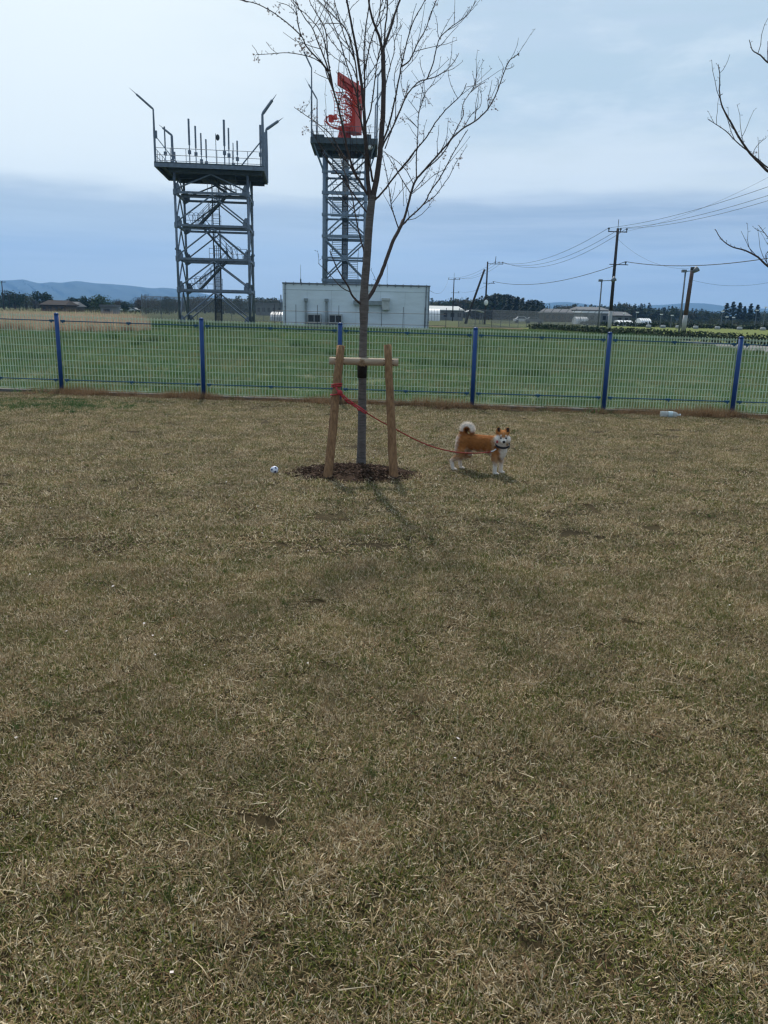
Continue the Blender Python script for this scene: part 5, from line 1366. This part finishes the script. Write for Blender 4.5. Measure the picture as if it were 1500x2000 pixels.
def car(px, D, m, label, L_=4.2, rz=0.):
    g = P(px, 600, D); root = thing('parked_car', (g.x, D, 0), label, 'car', 'cars parked in the distance', rz, True)
    prof_ = [(-2.1, .35), (-2.1, .85), (-1.6, .98), (-1.1, 1.45), (.4, 1.48), (1.1, 1.0), (1.9, .85), (2.1, .6), (2.1, .35)]
    vs_ = [(x, -.8, z) for x, z in prof_]+[(x, .8, z) for x, z in prof_]; n = len(prof_)
    MB().add(vs_, [tuple(range(n)), tuple(range(n, 2*n))[::-1]]+[(i, n+i, n+(i+1) % n, (i+1) % n) for i in range(n)]).obj('body', m, root)
    MB().add([(-1.35, -.81, 1.0), (.75, -.81, 1.0), (.3, -.81, 1.38), (-1.05, -.81, 1.38)], [(0, 1, 2, 3)]).obj('window', M_glassd, root)
    for x in (-1.35, 1.3):
        for y in (-.75, .75): MB().tube([(x, y-.1, .33), (x, y+.1, .33)], .33, 12).obj('wheel', M_wire, root)
car(236, 285, M_white, 'white car parked below the narrow dark tree', rz=1.1); car(250, 280, M_white, 'white car at the right of the parked pair', rz=.9); car(262, 285, M_lamp, 'grey car right of the white ones', rz=-.3)
car(1045, 190, M_lamp, 'grey car beyond the angled fence'); car(1022, 195, M_white, 'white car beyond the angled fence')

# ------------------------------------------------------------------ utility poles, lamps, wires
def insul(m, c): m.tube([c, c+Vector((0, 0, .16)), c+Vector((0, 0, .17)), c+Vector((0, 0, .34))], [.05, .05, .11, .09], 8)
def util_pole(px, ytop, D, label, r=.17, armw=1.6, arm2=True, side=0, white=0., dirv=Vector((1, 0, 0)), ins=(-.85, .3, .85), tilt=0.):
    tpt = P(px, ytop, D); c = Vector((tpt.x, D, 0)); h = tpt.z; root = thing('utility_pole', c, label, 'utility pole', 'utility poles along the road')
    z0 = white
    if white: MB().tube([c-Vector((0, 0, .2)), c+Vector((0, 0, white))], [r*1.15, r*1.1], 12).obj('pole_base', M_polew, root, True)
    MB().tube([c+Vector((0, 0, white-.2*(white == 0))), c+Vector((0, 0, h))], [r*1.05, r*.72], 12).obj('pole', M_pole, root, True)
    tips = []
    a = c+Vector((0, 0, h-.35)); o_ = dirv*side
    m = MB().beam(a-dirv*armw+o_, a+dirv*armw+o_, .09, .09); arm = m.obj('crossarm', M_pole, root)
    for t in ins:
        q = a+dirv*armw*t+o_+Vector((0, 0, .05)); m = MB(); insul(m, q); m.obj('insulator', M_steel_d, root); tips.append(q+Vector((0, 0, .33)))
    lo = c+Vector((0, 0, h*.66))
    if arm2:
        m = MB().beam(lo-dirv*.6, lo+dirv*1.5, .08, .08); m.obj('crossarm', M_pole, root); m = MB(); insul(m, lo+dirv*1.2); m.obj('insulator', M_steel_d, root)
        m = MB(); m.beam(lo-dirv*.02, lo+dirv*.8+Vector((0, 0, 1.2)), .03); 
    return root, c, h, tips, lo+dirv*1.2+Vector((0, 0, .33))
Uv = Vector((1, .13, 0)).normalized()
A1 = util_pole(1207, 446, 90, 'tall dark utility pole with a pale base and two crossarms right of centre', .19, 1.05, True, 0, 2.3, Uv, (-.95, .3, .95))
A2_ = util_pole(952.5, 511, 146, 'braced utility pole with its crossarm on the right side, by the carport', .17, 1.45, True, 1.35, 0, Uv, (0., .48, .95))
A3 = util_pole(887, 543, 205, 'smaller utility pole between the pale building and the braced pole', .15, 1.5, True, 0, 0, Uv, (-.9, .2, .9))
A0 = util_pole(2120, 130, 36, 'utility pole outside the frame on the right carrying the wires', .19, 1.0, True, 0, 2.3, Uv, (-.95, .3, .95))
A4 = util_pole(3, 549, 250, 'distant utility pole at the left edge below the hills', .17, 1.2, True)
A5 = util_pole(17, 575, 260, 'short distant pole next to the left edge pole', .12, .6, False)
A6 = util_pole(283, 575, 200, 'thin distant utility pole left of the steel tower', .12, .9, False)
for A_n, px_ in ((A1, 1210), ): MB().tube([A_n[1]+Vector((0, 0, A_n[2])), A_n[1]+Vector((0, 0, A_n[2]+.9))], .03, 6).obj('ground_rod', M_pole, A_n[0])
MB().tube([A2_[1]+Vector((1.35, 0, A2_[2]-.3)), A2_[1]+Vector((1.4, 0, A2_[2]+.9))], .05, 6).obj('ground_rod', M_pole, A2_[0])
MB().tube([A3[1]+Vector((0, 0, A3[2])), A3[1]+Vector((0, 0, A3[2]+1.2))], .03, 6).obj('ground_rod', M_pole, A3[0])
bt = P(913, 618, 146); bt.z = 0; tp_ = P(946.5, 526, 146)
MB().tube([Vector((P(909, 625, 146).x, 146, 0)), tp_], [.22, .17], 10).obj('brace_pole', M_pole, A2_[0], True)
MB().ell(P(949.5, 591, 145.5), (.35, .2, .5)).obj('meter_box', M_white, A2_[0], True)
def wire(a, b_, sag, label, r=.012, grp='overhead wires'):
    pts = []
    for k in range(25):
        t = k/24; q = a.lerp(b_, t); q.z -= sag*4*t*(1-t); pts.append(q)
    return tag(MB().tube(pts, r, 5, cap=False).obj('overhead_wire', M_wire), label, 'wire', grp)
nm = ('left', 'middle', 'right')
for k in range(3):
    wire(A0[3][k], A1[3][k], 1.1+.15*k, '%s of three wires rising from the tall pole to the right edge' % ('uppermost', 'middle', 'lowest')[k], .017)
    wire(A1[3][k], A2_[3][k], 1.6+.3*k, '%s of three sagging wires between the tall pole and the braced pole' % ('left', 'middle', 'right')[k], .022)
    wire(A2_[3][k], A3[3][k], .9+.1*k, '%s wire between the braced pole and the smaller pole' % ('left', 'middle', 'right')[k], .02)
wire(A3[3][0], Vector((BF(X0(838), 1, ztb-.4))), 1.5, 'faint wire from the smaller pole to the corner of the pale building', .015)
wire(P(1580, 490, 60), A1[4], .7, 'thick cable from the lower arm of the tall pole to the right edge', .035)
wire(A1[4], A2_[4], 1.3, 'thick low cable sagging between the tall pole and the braced pole', .035)
wire(A2_[4], A3[4], .8, 'low cable between the braced pole and the smaller pole', .02)
wire(P(1600, 290, 70), P(1205, 455, 90), 1.0, 'thin topmost wire above the three wires', .010)
wire(A1[1]+Vector((0, 0, A1[2]-1.)), P(1345, 525, 75), .8, 'slanting service wire from the tall pole to the tilted pole', .010)
wire(P(1345, 545, 75), P(1520, 548, 70), .5, 'thin wire from the tilted pole to the right edge', .010)
# leaning pole with pale base
tb, tt = G(1333, 657), P(1353, 522, G(1333, 657).y); tpole = thing('leaning_pole', tb, 'leaning brown stub pole with a pale base beside the grey lamp post', 'pole')
kk = tb.lerp(tt, .31)
MB().tube([tb-Vector((0, 0, .2)), tb.lerp(tt, .08)], .24, 12).obj('foot', M_wallb, tpole, True)
MB().tube([tb.lerp(tt, .08), kk], [.22, .21], 12).obj('pole_base', M_polew, tpole, True)
MB().tube([kk, tt], [.20, .175], 12).obj('pole', mat('rusty_brown_pole', (.09, .06, .055), .85, 0, .4, 3), tpole, True)
MB().tube([tt-Vector((0, 0, .25)), tt+Vector((0, 0, .02))], .19, 12).obj('cap', M_wire, tpole, True)
m = MB().tube([tt+Vector((0, 0, -.4)), tt+Vector((.4, 0, -.1))], .02, 5); m.obj('bracket', M_wire, tpole)
def lamp_post(px, ytop, D, label, heads, r=.09):
    tpt = P(px, ytop, D); c = Vector((tpt.x, D, 0)); root = thing('lamp_post', c, label, 'lamp post', 'floodlight posts by the road')
    MB().tube([c-Vector((0, 0, .1)), Vector((c.x, D, tpt.z))], [r, r*.7], 10).obj('post', M_lamp, root, True)
    tpt = Vector((c.x, D, tpt.z))
    MB().beam(tpt+Vector((-.25, 0, -.05)), tpt+Vector((heads*1.0, 0, .05)), .07).obj('arm', M_lamp, root)
    MB().box(tpt+Vector((-.12, 0, .0)), (.36, .3, .22)).obj('lamp_head', M_lamp, root)
    hc_ = tpt+Vector((heads*1.15, 0, .12)); Mr = Matrix.Rotation(-.7, 3, 'Y')
    lh = MB().tube([hc_+Mr @ Vector((-.25, 0, 0)), hc_+Mr @ Vector((.16, 0, 0))], [.14, .26], 12).obj('lamp_head', M_lamp, root, True)
    MB().tube([hc_+Mr @ Vector((.15, 0, 0)), hc_+Mr @ Vector((.19, 0, 0))], .24, 12).obj('lens', M_white, lh, True)
lamp_post(1175.5, 548, 82, 'grey floodlight post with a silver lamp head left of the tall pole', 1.)
lamp_post(1339, 529.5, 70, 'grey floodlight post touching the leaning stub pole', .75)
FL = [(1135, 603, 'first'), (1212, 0, ''), (1291, 611, ''), (1318, 0, ''), (1416, 0, '')]
for px_, yt, lb in ((1219, 612, 'thin distant lamp post behind the tall pole base'), (1244, 610, 'thin distant lamp post right of the tall pole'), (1291, 614, 'thin distant lamp post left of the leaning pole'), (1312, 616, 'thin short lamp post next to the leaning pole'),
                    (1411, 608, 'distant white topped lamp post left of the cedar clump'), (1419, 619, 'short lamp post below the cedar clump'), (1432, 620, 'second short lamp post below the cedar clump'), (1478, 606, 'distant lamp post by the rightmost cedar'), (1495, 600, 'distant pole at the right edge')):
    D = 160; tpt = P(px_, yt, D); c = Vector((tpt.x, D, 0)); root = thing('far_lamp_post', c, lb, 'lamp post', 'distant lamp posts')
    MB().tube([c, Vector((c.x, D, tpt.z))], [.09, .06], 6).obj('post', M_lamp, root); MB().box(Vector((c.x+.1, D, tpt.z)), (.5, .25, .2)).obj('lamp_head', M_white, root)
for i, px_ in enumerate((1260, 1288, 1317, 1351, 1393, 1436, 1481)):
    q = Vector((P(px_, 637, 150).x, 148, .0)); o = MB().tube([(0, 0, 0), (0, 0, .5), (0, 0, .55)], [.5, .45, .2], 10).obj('marker_block', M_polew, None, True)
    o.location = q; tag(o, 'pale marker block by the far hedge row, '+('nearest to the tall utility pole', 'second from the tall utility pole', 'just left of the leaning pole', 'just right of the leaning pole', 'between the leaning pole and the cedar clump', 'below the cedar clump', 'rightmost, near the picture edge')[i], 'marker', 'pale marker blocks along the hedge')

# ------------------------------------------------------------------ fallen twigs and dry stalks on the lawn
M_stalk = mat('dry_stalk', (.38, .30, .2), .8, 0, .3, 40)
for (xa, ya, xb, yb), lb in (((645, 1287, 683, 1268), 'thin dry stalk lying on the lawn below the tree'), ((957, 1311, 985, 1287), 'forked dry stalk on the lawn right of centre'), ((1020, 1340, 1075, 1345), 'short pale stalk near the forked stalk'),
                             ((1150, 1447, 1205, 1452), 'bent pale stalk on the right of the lawn'), ((560, 1745, 640, 1715), 'long pale stalk in the near foreground'), ((1275, 1335, 1345, 1343), 'dark dry runner near the right edge of the lawn')):
    a = G(xa, ya, .02); b_ = G(xb, yb, .02); m = MB(); pts = [a.lerp(b_, k/8)+Vector((random.uniform(-.008, .008), random.uniform(-.008, .008), .012+random.uniform(0, .012))) for k in range(9)]
    m.tube(pts, [.0022-.0002*k for k in range(9)], 6)
    e = pts[5]; m.tube([e, e+Vector((.03, .03, .01))], [.002, .001], 5)
    o = m.obj('dry_stalk', M_stalk, None, True, origin=a); tag(o, lb, 'twig', 'dry stalks lying on the lawn')

fp_ = MB()
for k in range(600):
    y_ = random.uniform(1.2, 14)**1.0; x_ = random.uniform(-vw(y_), vw(y_)) if random.random() < .5 else random.gauss(mc.x, 2.2); q0 = Vector((x_, y_ if random.random() < .5 else random.gauss(mc.y, 2.0), random.uniform(.018, .03)))
    if q0.y > fy(q0.x)-.3 or q0.y < 1: continue
    a_ = random.uniform(0, 6.28); e_ = Vector((math.cos(a_), math.sin(a_), random.uniform(-.4, .4)))*random.uniform(.004, .009); n_ = Vector((-e_.y, e_.x, random.uniform(-.003, .003)))*.7
    fp_.add([q0-e_, q0+n_, q0+e_, q0-n_], [(0, 1, 2, 3)], 0 if random.random() < .6 else 1)
tag(fp_.obj('fallen_petals', [mat('petal_pale', (.62, .55, .52), .8, 0, .1, 20), mat('dead_leaf_brown', (.20, .10, .05), .8, 0, .3, 20)]), 'tiny pale petals and brown leaf bits scattered over the lawn', 'petals', kind='stuff')
# ------------------------------------------------------------------ haze
hz = MB().box((0, 2950, 220), (12800, 6700, 444))
M_hz = bpy.data.materials.new('haze_air'); M_hz.use_nodes = True; t = M_hz.node_tree; t.nodes.clear()
vp = t.nodes.new('ShaderNodeVolumePrincipled'); ot = t.nodes.new('ShaderNodeOutputMaterial'); t.links.new(vp.outputs[0], ot.inputs['Volume'])
vp.inputs['Color'].default_value = (.27, .54, 1.0, 1); vp.inputs['Density'].default_value = .00015; vp.inputs['Anisotropy'].default_value = .2
ho = hz.obj('haze', M_hz); ho['kind'] = 'stuff'
for o in bpy.data.objects:
    if '_local' in o: del o['_local']
